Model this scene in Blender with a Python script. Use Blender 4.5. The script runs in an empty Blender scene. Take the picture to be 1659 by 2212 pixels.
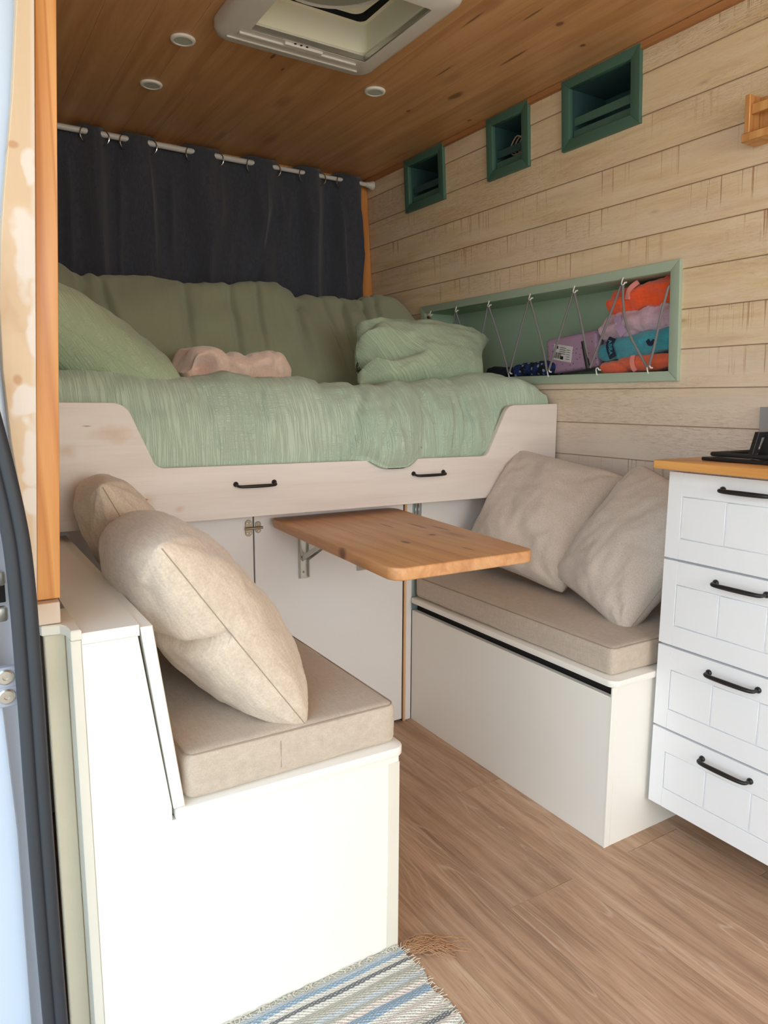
import bpy, bmesh, math, random
from mathutils import Vector, Matrix, noise
random.seed(7)
S = bpy.context.scene
COL = S.collection
PI = math.pi

# ------------------------------------------------------------------ colour + material helpers
def lin(c):
    return c / 12.92 if c <= 0.04045 else ((c + 0.055) / 1.055) ** 2.4
def rgb(r, g, b):
    return (lin(r / 255), lin(g / 255), lin(b / 255), 1.0)

class NT:
    def __init__(s, name):
        s.m = bpy.data.materials.new(name); s.m.use_nodes = True
        s.t = s.m.node_tree; s.t.nodes.clear()
        s.out = s.t.nodes.new('ShaderNodeOutputMaterial')
        s.bsdf = s.t.nodes.new('ShaderNodeBsdfPrincipled')
        s.t.links.new(s.bsdf.outputs[0], s.out.inputs[0])
        s.tc = s.t.nodes.new('ShaderNodeTexCoord')
        s.obj = s.tc.outputs['Object']
    def L(s, a, b):
        if hasattr(a, 'is_output'): s.t.links.new(a, b)
        else: b.default_value = a
    def map(s, vec, scale=(1, 1, 1), rot=(0, 0, 0), loc=(0, 0, 0)):
        n = s.t.nodes.new('ShaderNodeMapping'); s.t.links.new(vec, n.inputs[0])
        n.inputs['Scale'].default_value = scale; n.inputs['Rotation'].default_value = rot; n.inputs['Location'].default_value = loc
        return n.outputs[0]
    def noise(s, vec, scale=1.0, detail=4, rough=.55, dist=0.0):
        n = s.t.nodes.new('ShaderNodeTexNoise'); s.t.links.new(vec, n.inputs['Vector'])
        n.inputs['Scale'].default_value = scale; n.inputs['Detail'].default_value = detail
        n.inputs['Roughness'].default_value = rough; n.inputs['Distortion'].default_value = dist
        return n.outputs['Fac']
    def voro(s, vec, scale=1.0, feat='F1', rand=1.0):
        n = s.t.nodes.new('ShaderNodeTexVoronoi'); s.t.links.new(vec, n.inputs['Vector'])
        n.feature = feat; n.inputs['Scale'].default_value = scale; n.inputs['Randomness'].default_value = rand
        return n.outputs['Distance'], n.outputs['Color']
    def wave(s, vec, scale=1.0, dist=2.0, detail=2, dscale=1.0, dirn='X', typ='BANDS'):
        n = s.t.nodes.new('ShaderNodeTexWave'); s.t.links.new(vec, n.inputs['Vector'])
        n.wave_type = typ
        if typ == 'BANDS': n.bands_direction = dirn
        else: n.rings_direction = dirn
        n.inputs['Scale'].default_value = scale; n.inputs['Distortion'].default_value = dist
        n.inputs['Detail'].default_value = detail; n.inputs['Detail Scale'].default_value = dscale
        return n.outputs['Fac']
    def ramp(s, fac, stops, interp='LINEAR'):
        n = s.t.nodes.new('ShaderNodeValToRGB'); s.L(fac, n.inputs[0])
        cr = n.color_ramp; cr.interpolation = interp
        while len(cr.elements) < len(stops): cr.elements.new(.5)
        for e, (p, c) in zip(cr.elements, stops):
            e.position = p
            e.color = c if isinstance(c, tuple) else (c, c, c, 1)
        return n.outputs[0]
    def mix(s, fac, a, b, mode='MIX'):
        n = s.t.nodes.new('ShaderNodeMix'); n.data_type = 'RGBA'; n.blend_type = mode
        s.L(fac, n.inputs[0]); s.L(a, n.inputs[6]); s.L(b, n.inputs[7])
        return n.outputs[2]
    def math(s, op, a, b=0.0, clamp=False):
        n = s.t.nodes.new('ShaderNodeMath'); n.operation = op; n.use_clamp = clamp
        s.L(a, n.inputs[0]); s.L(b, n.inputs[1])
        return n.outputs[0]
    def sep(s, vec):
        n = s.t.nodes.new('ShaderNodeSeparateXYZ'); s.t.links.new(vec, n.inputs[0])
        return n.outputs
    def comb(s, x, y, z):
        n = s.t.nodes.new('ShaderNodeCombineXYZ')
        s.L(x, n.inputs[0]); s.L(y, n.inputs[1]); s.L(z, n.inputs[2]); return n.outputs[0]
    def spots(s, lst, soft=(.55, 1.0), wob=.35):
        nv = s.t.nodes.new('ShaderNodeTexNoise'); s.t.links.new(s.obj, nv.inputs['Vector']); nv.inputs['Scale'].default_value = 22
        res = None
        for (x, y, z, a, b, c) in lst:
            m_ = s.map(s.obj, (1 / a, 1 / b, 1 / c), (0, 0, 0), (-x / a, -y / b, -z / c))
            ad = s.t.nodes.new('ShaderNodeVectorMath'); ad.operation = 'MULTIPLY_ADD'
            s.t.links.new(nv.outputs['Color'], ad.inputs[0]); ad.inputs[1].default_value = (wob * 2,) * 3; s.t.links.new(m_, ad.inputs[2])
            su = s.t.nodes.new('ShaderNodeVectorMath'); su.operation = 'SUBTRACT'; s.t.links.new(ad.outputs[0], su.inputs[0]); su.inputs[1].default_value = (wob,) * 3
            ln = s.t.nodes.new('ShaderNodeVectorMath'); ln.operation = 'LENGTH'; s.t.links.new(su.outputs[0], ln.inputs[0])
            f = s.ramp(ln.outputs['Value'], [(soft[0] * .5, 1.), (soft[1] * .5, 0.)]) if False else s.math('SUBTRACT', 1.0, s.math('DIVIDE', s.math('SUBTRACT', ln.outputs['Value'], soft[0]), soft[1] - soft[0], True), True)
            res = f if res is None else s.math('MAXIMUM', res, f)
        return res
    def island(s):
        n = s.t.nodes.new('ShaderNodeNewGeometry'); return n.outputs['Random Per Island']
    def bump(s, h, strength=.3, dist=.002, prev=None):
        n = s.t.nodes.new('ShaderNodeBump'); s.L(h, n.inputs['Height'])
        n.inputs['Strength'].default_value = strength; n.inputs['Distance'].default_value = dist
        if prev is not None: s.t.links.new(prev, n.inputs['Normal'])
        return n.outputs[0]
    def done(s, col, rough=.5, normal=None, metal=0.0, sheen=0.0, spec=.5, coat=0.0):
        b = s.bsdf
        s.L(col, b.inputs['Base Color']); s.L(rough, b.inputs['Roughness']); s.L(metal, b.inputs['Metallic'])
        b.inputs['Specular IOR Level'].default_value = spec
        if sheen: b.inputs['Sheen Weight'].default_value = sheen; b.inputs['Sheen Roughness'].default_value = .6
        if coat: b.inputs['Coat Weight'].default_value = coat; b.inputs['Coat Roughness'].default_value = .15
        if normal is not None: s.t.links.new(normal, b.inputs['Normal'])
        return s.m

def plain(name, c, rough=.5, metal=0., var=.06, bump=0., bscale=60., spec=.5, coat=0.):
    n = NT(name); d = tuple(max(0, v * (1 - var)) for v in c[:3]) + (1,)
    f = n.noise(n.obj, 9, 3)
    col = n.mix(f, c, d)
    nm = n.bump(n.noise(n.obj, bscale, 3), bump, .001) if bump else None
    return n.done(col, rough, nm, metal, spec=spec, coat=coat)

def wood(name, light, mid, dark, axis='y', scale=1.0, rough=.45, knots=.0, tint=.12, coat=0., streak=.5, kcol=None, spots=None, lines=0.):
    """long-grained timber; axis is the grain direction; each board varies by island"""
    n = NT(name); isl = n.island()
    off = n.math('MULTIPLY', isl, 37.0)
    xyz = n.sep(n.obj)
    v = n.comb(n.math('ADD', xyz[0], off), n.math('ADD', xyz[1], n.math('MULTIPLY', off, .7)), n.math('ADD', xyz[2], off))
    a = {'x': 0, 'y': 1, 'z': 2}[axis]
    def sc(along, across):
        t = [across * scale] * 3; t[a] = along * scale; return tuple(t)
    warp = n.noise(n.map(v, sc(1.2, 5)), 1, 3)
    g1 = n.noise(n.map(v, sc(1.1, 22)), 1, 5, .6, .6)
    g2 = n.noise(n.map(v, sc(4, 160)), 1, 3, .6)
    rings = n.wave(n.map(v, sc(.55, 9)), 1.0, 7, 3, 1.0, 'DIAGONAL')
    base = n.ramp(g1, [(.3, dark), (.5, mid), (.72, light)])
    base = n.mix(n.math('MULTIPLY', rings, streak * .55), base, dark)
    base = n.mix(n.math('MULTIPLY', n.ramp(g2, [(.45, 0.), (.75, 1.)]), .3 * streak), base, dark)
    if lines:
        lm = n.noise(n.map(v, sc(.45, 7)), 1, 2, .45, .3)
        ln = n.ramp(n.math('FRACT', n.math('MULTIPLY', lm, 26.0)), [(0., 1.), (.22, .1), (.8, 0.), (1., 1.)])
        base = n.mix(n.math('MULTIPLY', ln, lines), base, dark)
    shade = n.ramp(isl, [(0., 1 - tint), (1., 1 + tint)])
    base = n.mix(1.0, base, shade, 'MULTIPLY')
    if knots:
        d, _ = n.voro(n.map(v, sc(2.2, 6.5)), 1)
        kf = n.ramp(n.math('ADD', d, n.math('MULTIPLY', n.math('SUBTRACT', warp, .5), .12)), [(.05, 1.), (.12, .55), (.2, 0.)])
        base = n.mix(n.math('MULTIPLY', kf, knots), base, kcol or tuple(c * .45 for c in dark[:3]) + (1,))
    if spots:
        halo = n.spots([(p[0], p[1], p[2], p[3] * 2.2, p[4] * 2.6, p[5]) for p in spots], (.2, 1.1))
        base = n.mix(n.math('MULTIPLY', halo, .45), base, dark)
        base = n.mix(n.math('MULTIPLY', n.spots(spots), .85), base, kcol)
    nm = n.bump(n.math('ADD', g2, g1), .12, .001)
    return n.done(base, rough, nm, coat=coat)

def weave(name, c1, c2, scale=420., rough=.9, bump=.5, mott=.25, sheen=.15):
    n = NT(name)
    w1 = n.noise(n.map(n.obj, (scale, scale * .12, scale)), 1, 2)
    w2 = n.noise(n.map(n.obj, (scale * .12, scale, scale * .12)), 1, 2)
    slub = n.noise(n.map(n.obj, (90, 14, 160)), 1, 3)
    f = n.math('MULTIPLY', n.math('ADD', w1, w2), .5)
    col = n.mix(n.ramp(f, [(.35, 0.), (.65, 1.)]), c1, c2)
    col = n.mix(n.math('MULTIPLY', n.ramp(slub, [(.5, 0.), (.75, 1.)]), mott), col, tuple(v * .72 for v in c1[:3]) + (1,))
    nm = n.bump(n.math('ADD', f, n.math('MULTIPLY', slub, .4)), bump, .0012)
    return n.done(col, rough, nm, sheen=sheen)

def gauze(name, c1, c2, sx=190., sy=26., strength=.8, rot=(0, 0, 0), rough=.92, con=.92, bd=.008):
    """crinkled muslin: fine long wrinkles crossed by a weaker weave"""
    n = NT(name)
    v = n.map(n.obj, (1, 1, 1), rot)
    big = n.noise(v, 5.5, 3)
    def lines(m_, w_):
        a_ = n.math('ABSOLUTE', n.math('SUBTRACT', m_, .5))
        return n.math('SUBTRACT', 1.0, n.math('DIVIDE', a_, w_, True), True)
    wr = n.noise(n.map(v, (sx * .95, sy * .32, sy * .32)), 1, 2, .5, .3)
    cr = n.noise(n.map(v, (sy * .40, sx * .85, sx * .85)), 1, 2, .5, .3)
    l1 = lines(wr, .085); l2 = n.math('MULTIPLY', lines(cr, .08), n.ramp(big, [(.42, 0.), (.58, .8)]))
    f = n.math('MAXIMUM', l1, l2)
    col = n.mix(n.math('MULTIPLY', f, (1.06 - con) * 2.9), c1, tuple(v * .86 for v in c2[:3]) + (1,))  # shade in the wrinkles is painted: colour darkens along the crease lines
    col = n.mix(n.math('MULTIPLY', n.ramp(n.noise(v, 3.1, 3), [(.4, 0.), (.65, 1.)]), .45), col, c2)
    nm = n.bump(n.math('SUBTRACT', n.math('MULTIPLY', wr, .5), n.math('MULTIPLY', f, .5)), strength * .6, bd * .75)
    return n.done(col, rough, nm, sheen=.2)

# ------------------------------------------------------------------ mesh helpers
def box(bm, x0, x1, y0, y1, z0, z1, bev=.0015, seg=1):
    vs = [bm.verts.new((x, y, z)) for x in (x0, x1) for y in (y0, y1) for z in (z0, z1)]
    q = [(0, 1, 3, 2), (4, 6, 7, 5), (0, 4, 5, 1), (2, 3, 7, 6), (0, 2, 6, 4), (1, 5, 7, 3)]
    fs = [bm.faces.new([vs[i] for i in f]) for f in q]
    if bev:
        es = list({e for f in fs for e in f.edges})
        bmesh.ops.bevel(bm, geom=es, offset=min(bev, .45 * min(abs(x1 - x0), abs(y1 - y0), abs(z1 - z0))), segments=seg, affect='EDGES', profile=.5)
    return vs

def prism(bm, pts, axis, a0, a1, bev=.0015, seg=1):
    """extrude a 2-D outline along an axis: axis 'y' takes (x,z) points, 'x' takes (y,z), 'z' takes (x,y)"""
    def P(p, a):
        return {'x': (a, p[0], p[1]), 'y': (p[0], a, p[1]), 'z': (p[0], p[1], a)}[axis]
    A = [bm.verts.new(P(p, a0)) for p in pts]; B = [bm.verts.new(P(p, a1)) for p in pts]
    n = len(pts); fs = [bm.faces.new(A), bm.faces.new(B[::-1])]
    rim = [e for f in fs for e in f.edges]
    for i in range(n):
        fs.append(bm.faces.new((A[i], B[i], B[(i + 1) % n], A[(i + 1) % n])))
    bmesh.ops.recalc_face_normals(bm, faces=fs)
    if bev:
        bmesh.ops.bevel(bm, geom=list(set(rim)), offset=bev, segments=seg, affect='EDGES', profile=.5)

def tube(bm, pts, r, seg=10, closed=False, caps=True):
    pts = [Vector(p) for p in pts]; n = len(pts)
    rs = r if isinstance(r, (list, tuple)) else [r] * n
    rings = []; up = None
    for i, p in enumerate(pts):
        if closed: d = pts[(i + 1) % n] - pts[i - 1]
        else: d = pts[min(i + 1, n - 1)] - pts[max(i - 1, 0)]
        d.normalize()
        if up is None:
            up = d.orthogonal().normalized()
        else:
            up = (up - d * up.dot(d)); up = up.normalized() if up.length > 1e-6 else d.orthogonal().normalized()
        s = d.cross(up)
        rings.append([bm.verts.new(p + (up * math.cos(2 * PI * k / seg) + s * math.sin(2 * PI * k / seg)) * rs[i]) for k in range(seg)])
    for i in range(n if closed else n - 1):
        a, b = rings[i], rings[(i + 1) % n]
        for k in range(seg):
            bm.faces.new((a[k], a[(k + 1) % seg], b[(k + 1) % seg], b[k]))
    if caps and not closed:
        bm.faces.new(rings[0][::-1]); bm.faces.new(rings[-1])

def lathe(bm, prof, c=(0, 0, 0), axis=Vector((0, 0, 1)), seg=32):
    c = Vector(c); axis = Vector(axis).normalized(); u = axis.orthogonal().normalized(); w = axis.cross(u)
    rings = [[bm.verts.new(c + axis * h + (u * math.cos(2 * PI * k / seg) + w * math.sin(2 * PI * k / seg)) * max(r, 1e-5)) for k in range(seg)] for r, h in prof]
    for a, b in zip(rings, rings[1:]):
        for k in range(seg):
            bm.faces.new((a[k], a[(k + 1) % seg], b[(k + 1) % seg], b[k]))
    bm.faces.new(rings[0][::-1]); bm.faces.new(rings[-1])

def sheet(bm, fn, nu, nv, closed_u=False):
    g = [[bm.verts.new(fn(i / (nu if closed_u else nu - 1), j / (nv - 1))) for j in range(nv)] for i in range(nu)]
    for i in range(nu if closed_u else nu - 1):
        for j in range(nv - 1):
            a, b = g[i], g[(i + 1) % nu]
            bm.faces.new((a[j], b[j], b[j + 1], a[j + 1]))
    return g

def roundpoly(pts, rad, seg=6):
    out = []; n = len(pts)
    for i in range(n):
        p = Vector(pts[i]); a = Vector(pts[i - 1]); b = Vector(pts[(i + 1) % n])
        r = rad[i] if isinstance(rad, (list, tuple)) else rad
        if r <= 0: out.append(tuple(p)); continue
        da = (a - p).normalized(); db = (b - p).normalized()
        ang = da.angle(db); t = r / math.tan(ang / 2)
        c = p + (da + db).normalized() * (r / math.sin(ang / 2))
        s = p + da * t - c; e = p + db * t - c
        for k in range(seg + 1):
            f = k / seg
            v = s.lerp(e, f); v = v.normalized() * r
            out.append(tuple(c + v))
    return out

def fbm(p, o=4):
    return noise.fractal(Vector(p), .6, 2.0, o)
def nz(x, y=0., z=0.):
    return noise.noise(Vector((x, y, z)))
def smooth(a, b, x):
    t = max(0, min(1, (x - a) / (b - a))); return t * t * (3 - 2 * t)
def interp(tab, x):
    if x <= tab[0][0]: return tab[0][1]
    for (a, va), (b, vb) in zip(tab, tab[1:]):
        if x <= b:
            t = (x - a) / (b - a); t = t * t * (3 - 2 * t) * .5 + t * .5
            return va + (vb - va) * t
    return tab[-1][1]
def catmull(pts, k=8):
    pts = [Vector(p) for p in pts]; out = []
    for i in range(len(pts) - 1):
        p0 = pts[max(i - 1, 0)]; p1 = pts[i]; p2 = pts[i + 1]; p3 = pts[min(i + 2, len(pts) - 1)]
        for j in range(k):
            t = j / k
            out.append(.5 * (2 * p1 + (p2 - p0) * t + (2 * p0 - 5 * p1 + 4 * p2 - p3) * t * t + (3 * p1 - p0 - 3 * p2 + p3) * t ** 3))
    out.append(pts[-1]); return out

def rbox(bm, lo, hi, r, n=14, disp=None):
    """soft rounded block with optional displacement(point, normal)"""
    lo = Vector(lo); hi = Vector(hi); c = (lo + hi) / 2; h = (hi - lo) / 2
    inner = Vector((max(h.x - r, 0), max(h.y - r, 0), max(h.z - r, 0)))
    cache = {}
    L = max(h)
    cnt = [max(4, min(90, int(n * v / L) + 4)) for v in h]
    def vert(p):
        key = tuple(round(v, 6) for v in p)
        if key in cache: return cache[key]
        q = Vector([max(-inner[i], min(inner[i], p[i])) for i in range(3)])
        d = p - q; nn = d.normalized() if d.length > 1e-9 else Vector((0, 0, 1))
        pt = c + q + nn * r
        if disp: pt = disp(pt, nn)
        cache[key] = bm.verts.new(pt); return cache[key]
    def spread(i, hh, k):   # denser towards the rims
        t = -1 + 2 * i / k
        return hh * (math.sin(t * PI / 2) * .6 + t * .4)
    for ax in range(3):
        u, v = (ax + 1) % 3, (ax + 2) % 3
        for sgn in (-1, 1):
            for i in range(cnt[u]):
                for j in range(cnt[v]):
                    quad = []
                    for (di, dj) in ((0, 0), (1, 0), (1, 1), (0, 1)):
                        p = Vector((0, 0, 0)); p[ax] = sgn * h[ax]
                        p[u] = spread(i + di, h[u], cnt[u]); p[v] = spread(j + dj, h[v], cnt[v])
                        quad.append(vert(p))
                    if sgn < 0: quad.reverse()
                    if len(set(quad)) == 4:
                        try: bm.faces.new(quad)
                        except ValueError: pass

# ------------------------------------------------------------------ object helpers
BASE = {}
def base_of(o):
    while o is not None and o.parent is not None: o = o.parent
    return Vector(o.location) if o is not None else Vector((0, 0, 0))

def thing(name, label, cat, loc, group=None):
    o = bpy.data.objects.new(name, None); COL.objects.link(o); o.empty_display_size = .05
    o.location = loc; o['label'] = label; o['category'] = cat
    if group: o['group'] = group
    return o

def part(name, bm, mat, parent, label=None, sharp=40, kind=None):
    off = base_of(parent)
    me = bpy.data.meshes.new(name)
    bmesh.ops.recalc_face_normals(bm, faces=bm.faces[:])
    bmesh.ops.translate(bm, verts=bm.verts[:], vec=-off)
    bm.to_mesh(me); bm.free()
    for p in me.polygons: p.use_smooth = True
    me.set_sharp_from_angle(angle=math.radians(sharp))
    me.materials.append(mat)
    o = bpy.data.objects.new(name, me); COL.objects.link(o)
    if parent is not None: o.parent = parent
    if label: o['label'] = label
    if kind: o['kind'] = kind
    return o

def solo(name, bm, mat, label, cat, group=None, sharp=40):
    """a thing that is one mesh: its origin goes to the middle of its base"""
    xs = [v.co.x for v in bm.verts]; ys = [v.co.y for v in bm.verts]; zs = [v.co.z for v in bm.verts]
    loc = Vector(((min(xs) + max(xs)) / 2, (min(ys) + max(ys)) / 2, min(zs)))
    bmesh.ops.translate(bm, verts=bm.verts[:], vec=-loc)
    o = part(name, bm, mat, None, None, sharp)
    o.location = loc; o['label'] = label; o['category'] = cat
    if group: o['group'] = group
    return o

def struct(name, bm, mat, label=None, sharp=40):
    o = part(name, bm, mat, None, None, sharp); o['kind'] = 'structure'
    o['label'] = label or name.replace('_', ' '); return o

def NB(): return bmesh.new()

# the lining of the right-hand side leans in towards the roof
LEAN = .065
def wx(z): return 1.777 - LEAN * (z - 1.03)
def shear(bm):
    for v in bm.verts: v.co.x += wx(v.co.z)
    return bm

# ------------------------------------------------------------------ materials
def wall_mat():
    n = NT('whitewashed_boards'); isl = n.island()
    x, y, z = n.sep(n.obj)
    off = n.math('MULTIPLY', isl, 23.0)
    v = n.comb(0.0, n.math('ADD', y, off), n.math('ADD', z, off))
    g = n.noise(n.map(v, (1, 3.0, 34)), 1, 5, .6, .4)
    blot = n.noise(n.map(v, (1, 1.6, 7)), 1, 3)
    col = n.ramp(g, [(.25, rgb(210, 178, 138)), (.5, rgb(230, 205, 168)), (.75, rgb(238, 218, 188))])
    col = n.mix(n.math('MULTIPLY', n.ramp(blot, [(.42, 0.), (.66, 1.)]), .6), col, rgb(230, 210, 190))
    # paler, greyer tone low on the wall
    low = n.ramp(n.math('MULTIPLY', z, .5), [(.42, 1.), (.64, 0.)])
    col = n.mix(n.math('MULTIPLY', low, .85), col, rgb(222, 213, 207))
    # saw marks: short upright streaks hanging from the board seams
    row = n.math('FRACT', n.math('DIVIDE', n.math('SUBTRACT', 3.088, z), .1058))
    sm = n.noise(n.map(v, (1, 95, 3)), 1, 2, .5)
    patch = n.noise(n.map(v, (1, 4.5, 4)), 1, 2)
    saw = n.math('MULTIPLY', n.ramp(sm, [(.58, 0.), (.70, 1.)]), n.ramp(patch, [(.42, 0.), (.58, 1.)]))
    saw = n.math('MULTIPLY', saw, n.ramp(row, [(.05, 1.), (.5, .65), (.75, 0.)]))
    pick = n.ramp(isl, [(.35, 0.), (.45, 1.)])
    saw = n.math('MULTIPLY', saw, pick)
    col = n.mix(n.math('MULTIPLY', saw, .75), col, rgb(168, 116, 76))
    # knots
    d, _ = n.voro(n.map(v, (1, 3.2, 9)), 1)
    kn = n.ramp(d, [(.03, 1.), (.06, .25), (.09, 0.)])
    col = n.mix(n.math('MULTIPLY', kn, .5), col, rgb(150, 108, 76))
    rough = n.ramp(n.noise(n.map(v, (1, 1.2, 3)), 1, 2), [(.45, 0.), (.6, 1.)])
    fib = n.noise(n.map(v, (1, 26, 210)), 1, 3, .6)
    chip = n.noise(n.map(v, (1, 60, 130)), 1, 3, .7, .6)
    chipm = n.math('MULTIPLY', n.ramp(chip, [(.55, 0.), (.7, 1.)]), n.math('ADD', n.math('MULTIPLY', rough, .8), .15))
    seam = n.ramp(row, [(0., 1.), (.035, 0.), (.975, 0.), (1., .8)])
    col = n.mix(n.math('MULTIPLY', seam, .75), col, rgb(150, 108, 74))
    col = n.mix(n.math('MULTIPLY', n.math('MULTIPLY', n.ramp(fib, [(.5, 0.), (.75, 1.)]), n.math('ADD', n.math('MULTIPLY', rough, .4), .1)), 1.0), col, rgb(176, 138, 106))
    col = n.mix(n.math('MULTIPLY', chipm, .35), col, rgb(240, 228, 208))
    h = n.math('ADD', n.math('ADD', n.math('MULTIPLY', fib, n.math('ADD', n.math('MULTIPLY', rough, 1.2), .3)), n.math('MULTIPLY', chipm, .6)), n.math('MULTIPLY', saw, -.6))
    return n.done(col, .7, n.bump(h, .7, .0035), spec=.3)

def floor_mat():
    n = NT('oak_vinyl_planks'); isl = n.island(); off = n.math('MULTIPLY', isl, 51.0)
    x, y, z = n.sep(n.obj)
    v = n.comb(n.math('ADD', x, off), n.math('ADD', y, off), 0.0)
    wob = n.noise(n.map(v, (5, 1.3, 1)), 1, 3)
    v2 = n.comb(n.math('ADD', n.math('ADD', x, off), n.math('MULTIPLY', wob, .05)), n.math('ADD', y, off), 0.0)
    g = n.noise(n.map(v2, (26, 1.7, 1)), 1, 6, .62, .5)
    fine = n.noise(n.map(v2, (210, 5, 1)), 1, 3, .6)
    lightl = n.noise(n.map(v2, (95, 2.2, 1)), 1, 4, .65, .9)
    col = n.ramp(g, [(.28, rgb(144, 113, 90)), (.46, rgb(178, 144, 117)), (.62, rgb(196, 163, 136)), (.78, rgb(208, 181, 156))])
    col = n.mix(n.math('MULTIPLY', n.ramp(fine, [(.5, 0.), (.7, 1.)]), .35), col, rgb(112, 82, 64))
    col = n.mix(n.math('MULTIPLY', n.ramp(lightl, [(.6, 0.), (.68, 1.)]), .5), col, rgb(206, 180, 156))
    cath = n.noise(n.map(v2, (7, .9, 1)), 1, 2, .5, .7)
    ring = n.ramp(n.math('FRACT', n.math('MULTIPLY', cath, 16.0)), [(0., 1.), (.10, 0.), (.9, 0.), (1., 1.)])
    cm = n.ramp(n.noise(n.map(v, (6, 1.4, 1)), 1, 2), [(.47, 0.), (.58, 1.)])
    col = n.mix(n.math('MULTIPLY', n.math('MULTIPLY', ring, cm), .5), col, rgb(214, 192, 170))
    pore = n.noise(n.map(v2, (330, 16, 1)), 1, 2, .6)
    col = n.mix(n.math('MULTIPLY', n.ramp(pore, [(.58, 0.), (.68, 1.)]), .35), col, rgb(112, 84, 66))
    d, _ = n.voro(n.map(v, (5.5, 1.5, 1)), 1)
    col = n.mix(n.math('MULTIPLY', n.ramp(d, [(.02, 1.), (.09, .3), (.16, 0.)]), .5), col, rgb(110, 80, 62))
    col = n.mix(1.0, col, n.ramp(isl, [(0., .93), (1., 1.06)]), 'MULTIPLY')
    return n.done(col, .5, n.bump(n.math('ADD', fine, lightl), .18, .001), spec=.35)

def duvet_like(name, c1, c2, **k): return gauze(name, c1, c2, **k)

def rug_mat():
    n = NT('rag_rug_weave'); x, y, z = n.sep(n.obj)
    wob = n.math('MULTIPLY', n.math('SUBTRACT', n.noise(n.map(n.obj, (6, 30, 1)), 1, 2), .5), .012)
    yy = n.math('ADD', y, wob)
    t = n.math('FRACT', n.math('DIVIDE', n.math('ADD', yy, 2.0), .29))
    W = rgb(238, 235, 224); Bl = rgb(140, 172, 198); Gr = rgb(196, 194, 178); Dk = rgb(104, 108, 112); Pk = rgb(238, 224, 212); Lb = rgb(204, 214, 220)
    seq = [Gr, W, Dk, W, Bl, Lb, Gr, W, Bl, Gr, Dk, Gr, Bl, W, Lb, Gr, W, Pk, Dk, Gr, Pk, W, Pk, W, Bl, Bl, Pk, Gr, Lb, Gr]
    col = n.ramp(t, [((i + .5) / 30, c) for i, c in enumerate(seq)], 'CONSTANT')
    # alternate warp pick-ups
    pick = n.math('SINE', n.math('MULTIPLY', x, 560.0))
    rows = n.math('SINE', n.math('MULTIPLY', yy, 1250.0))
    chk = n.math('MULTIPLY', pick, rows)
    spk = n.noise(n.map(n.obj, (170, 170, 1)), 1, 2)
    col = n.mix(n.math('MULTIPLY', n.ramp(chk, [(.45, 0.), (.6, 1.)]), .75), col, W)
    col = n.mix(n.math('MULTIPLY', n.ramp(spk, [(.56, 0.), (.7, 1.)]), .55), col, rgb(150, 150, 146))
    return n.done(col, .95, n.bump(n.math('ADD', chk, spk), .8, .003), sheen=.2)

M = {}
M['wall'] = wall_mat()
M['floor'] = floor_mat()
M['ceiling'] = wood('varnished_pine_ceiling', rgb(216, 170, 122), rgb(204, 154, 106), rgb(182, 130, 84), 'y', 1.0, .38, .55, .04, 0., .4, rgb(112, 66, 38), lines=.22, spots=
                    [(1.501, 1.999, 2.005, .018, .045, .5), (1.455, 1.499, 2.005, .011, .016, .5), (1.44, 2.184, 2.005, .008, .012, .5), (1.592, 1.547, 2.005, .008, .011, .5), (1.665, 2.138, 2.005, .008, .012, .5),
                     (1.364, 1.50, 2.005, .004, .05, .5), (1.252, 1.60, 2.005, .004, .06, .5), (1.48, 1.70, 2.005, .005, .07, .5), (1.364, 1.883, 2.005, .004, .06, .5), (.898, 2.063, 2.005, .006, .022, .5), (.954, 2.124, 2.005, .004, .014, .5)])
M['trim_red'] = wood('reddish_pine_trim', rgb(190, 138, 92), rgb(174, 118, 74), rgb(148, 94, 56), 'y', 1, .5)
M['orange_post'] = wood('orange_varnished_pine', rgb(236, 180, 116), rgb(226, 164, 96), rgb(186, 112, 50), 'z', .8, .42, .0, .05, .1, .6, lines=.6)
M['pine_strip'] = None
M['table'] = wood('oiled_pine_table', rgb(222, 174, 124), rgb(210, 156, 106), rgb(188, 132, 86), 'y', 1.3, .42, .5, .08, .1, .4, rgb(98, 54, 30), lines=.25, spots=
                  [(-.205, -.108, .018, .012, .030, .03), (-.043, -.129, .03, .009, .022, .5), (.065, -.085, .03, .012, .012, .5), (.105, .037, .03, .006, .05, .5), (.037, .076, .03, .004, .04, .5), (.138, -.014, .03, .005, .05, .5), (.036, -.261, .03, .003, .03, .5)])
M['worktop'] = wood('oak_worktop', rgb(228, 174, 108), rgb(216, 158, 88), rgb(192, 130, 66), 'y', 1.4, .4, .0, .08, .1)
M['rack'] = wood('honey_pine', rgb(222, 172, 112), rgb(208, 152, 92), rgb(180, 122, 68), 'z', 1.5, .5)
M['pale_pine'] = wood('pale_pine_edge', rgb(232, 196, 158), rgb(222, 180, 138), rgb(198, 148, 104), 'z', 1.5, .55)
M['white'] = plain('painted_white_ply', rgb(238, 236, 229), .5, 0, .03, .06, 40)
M['door_paint'] = plain('matt_white_doors', rgb(226, 223, 222), .6, 0, .03, .05, 40)
M['white_edge'] = plain('rough_white_edge', rgb(226, 221, 208), .7, 0, .12, .3, 120)
M['white_ply'] = plain('primed_ply_edge', rgb(216, 206, 182), .75, 0, .2, .5, 90)
M['cab'] = plain('cool_white_lacquer', rgb(236, 238, 242), .38, 0, .02)
M['body'] = plain('white_car_paint', rgb(196, 209, 228), .22, 0, .02, coat=.6)  # blue of the reflected sky is put into this base colour
M['black'] = plain('black_iron', rgb(26, 25, 26), .42, 0, .1)
M['hob'] = plain('black_enamel', rgb(30, 30, 34), .38, 0, .05)
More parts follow.
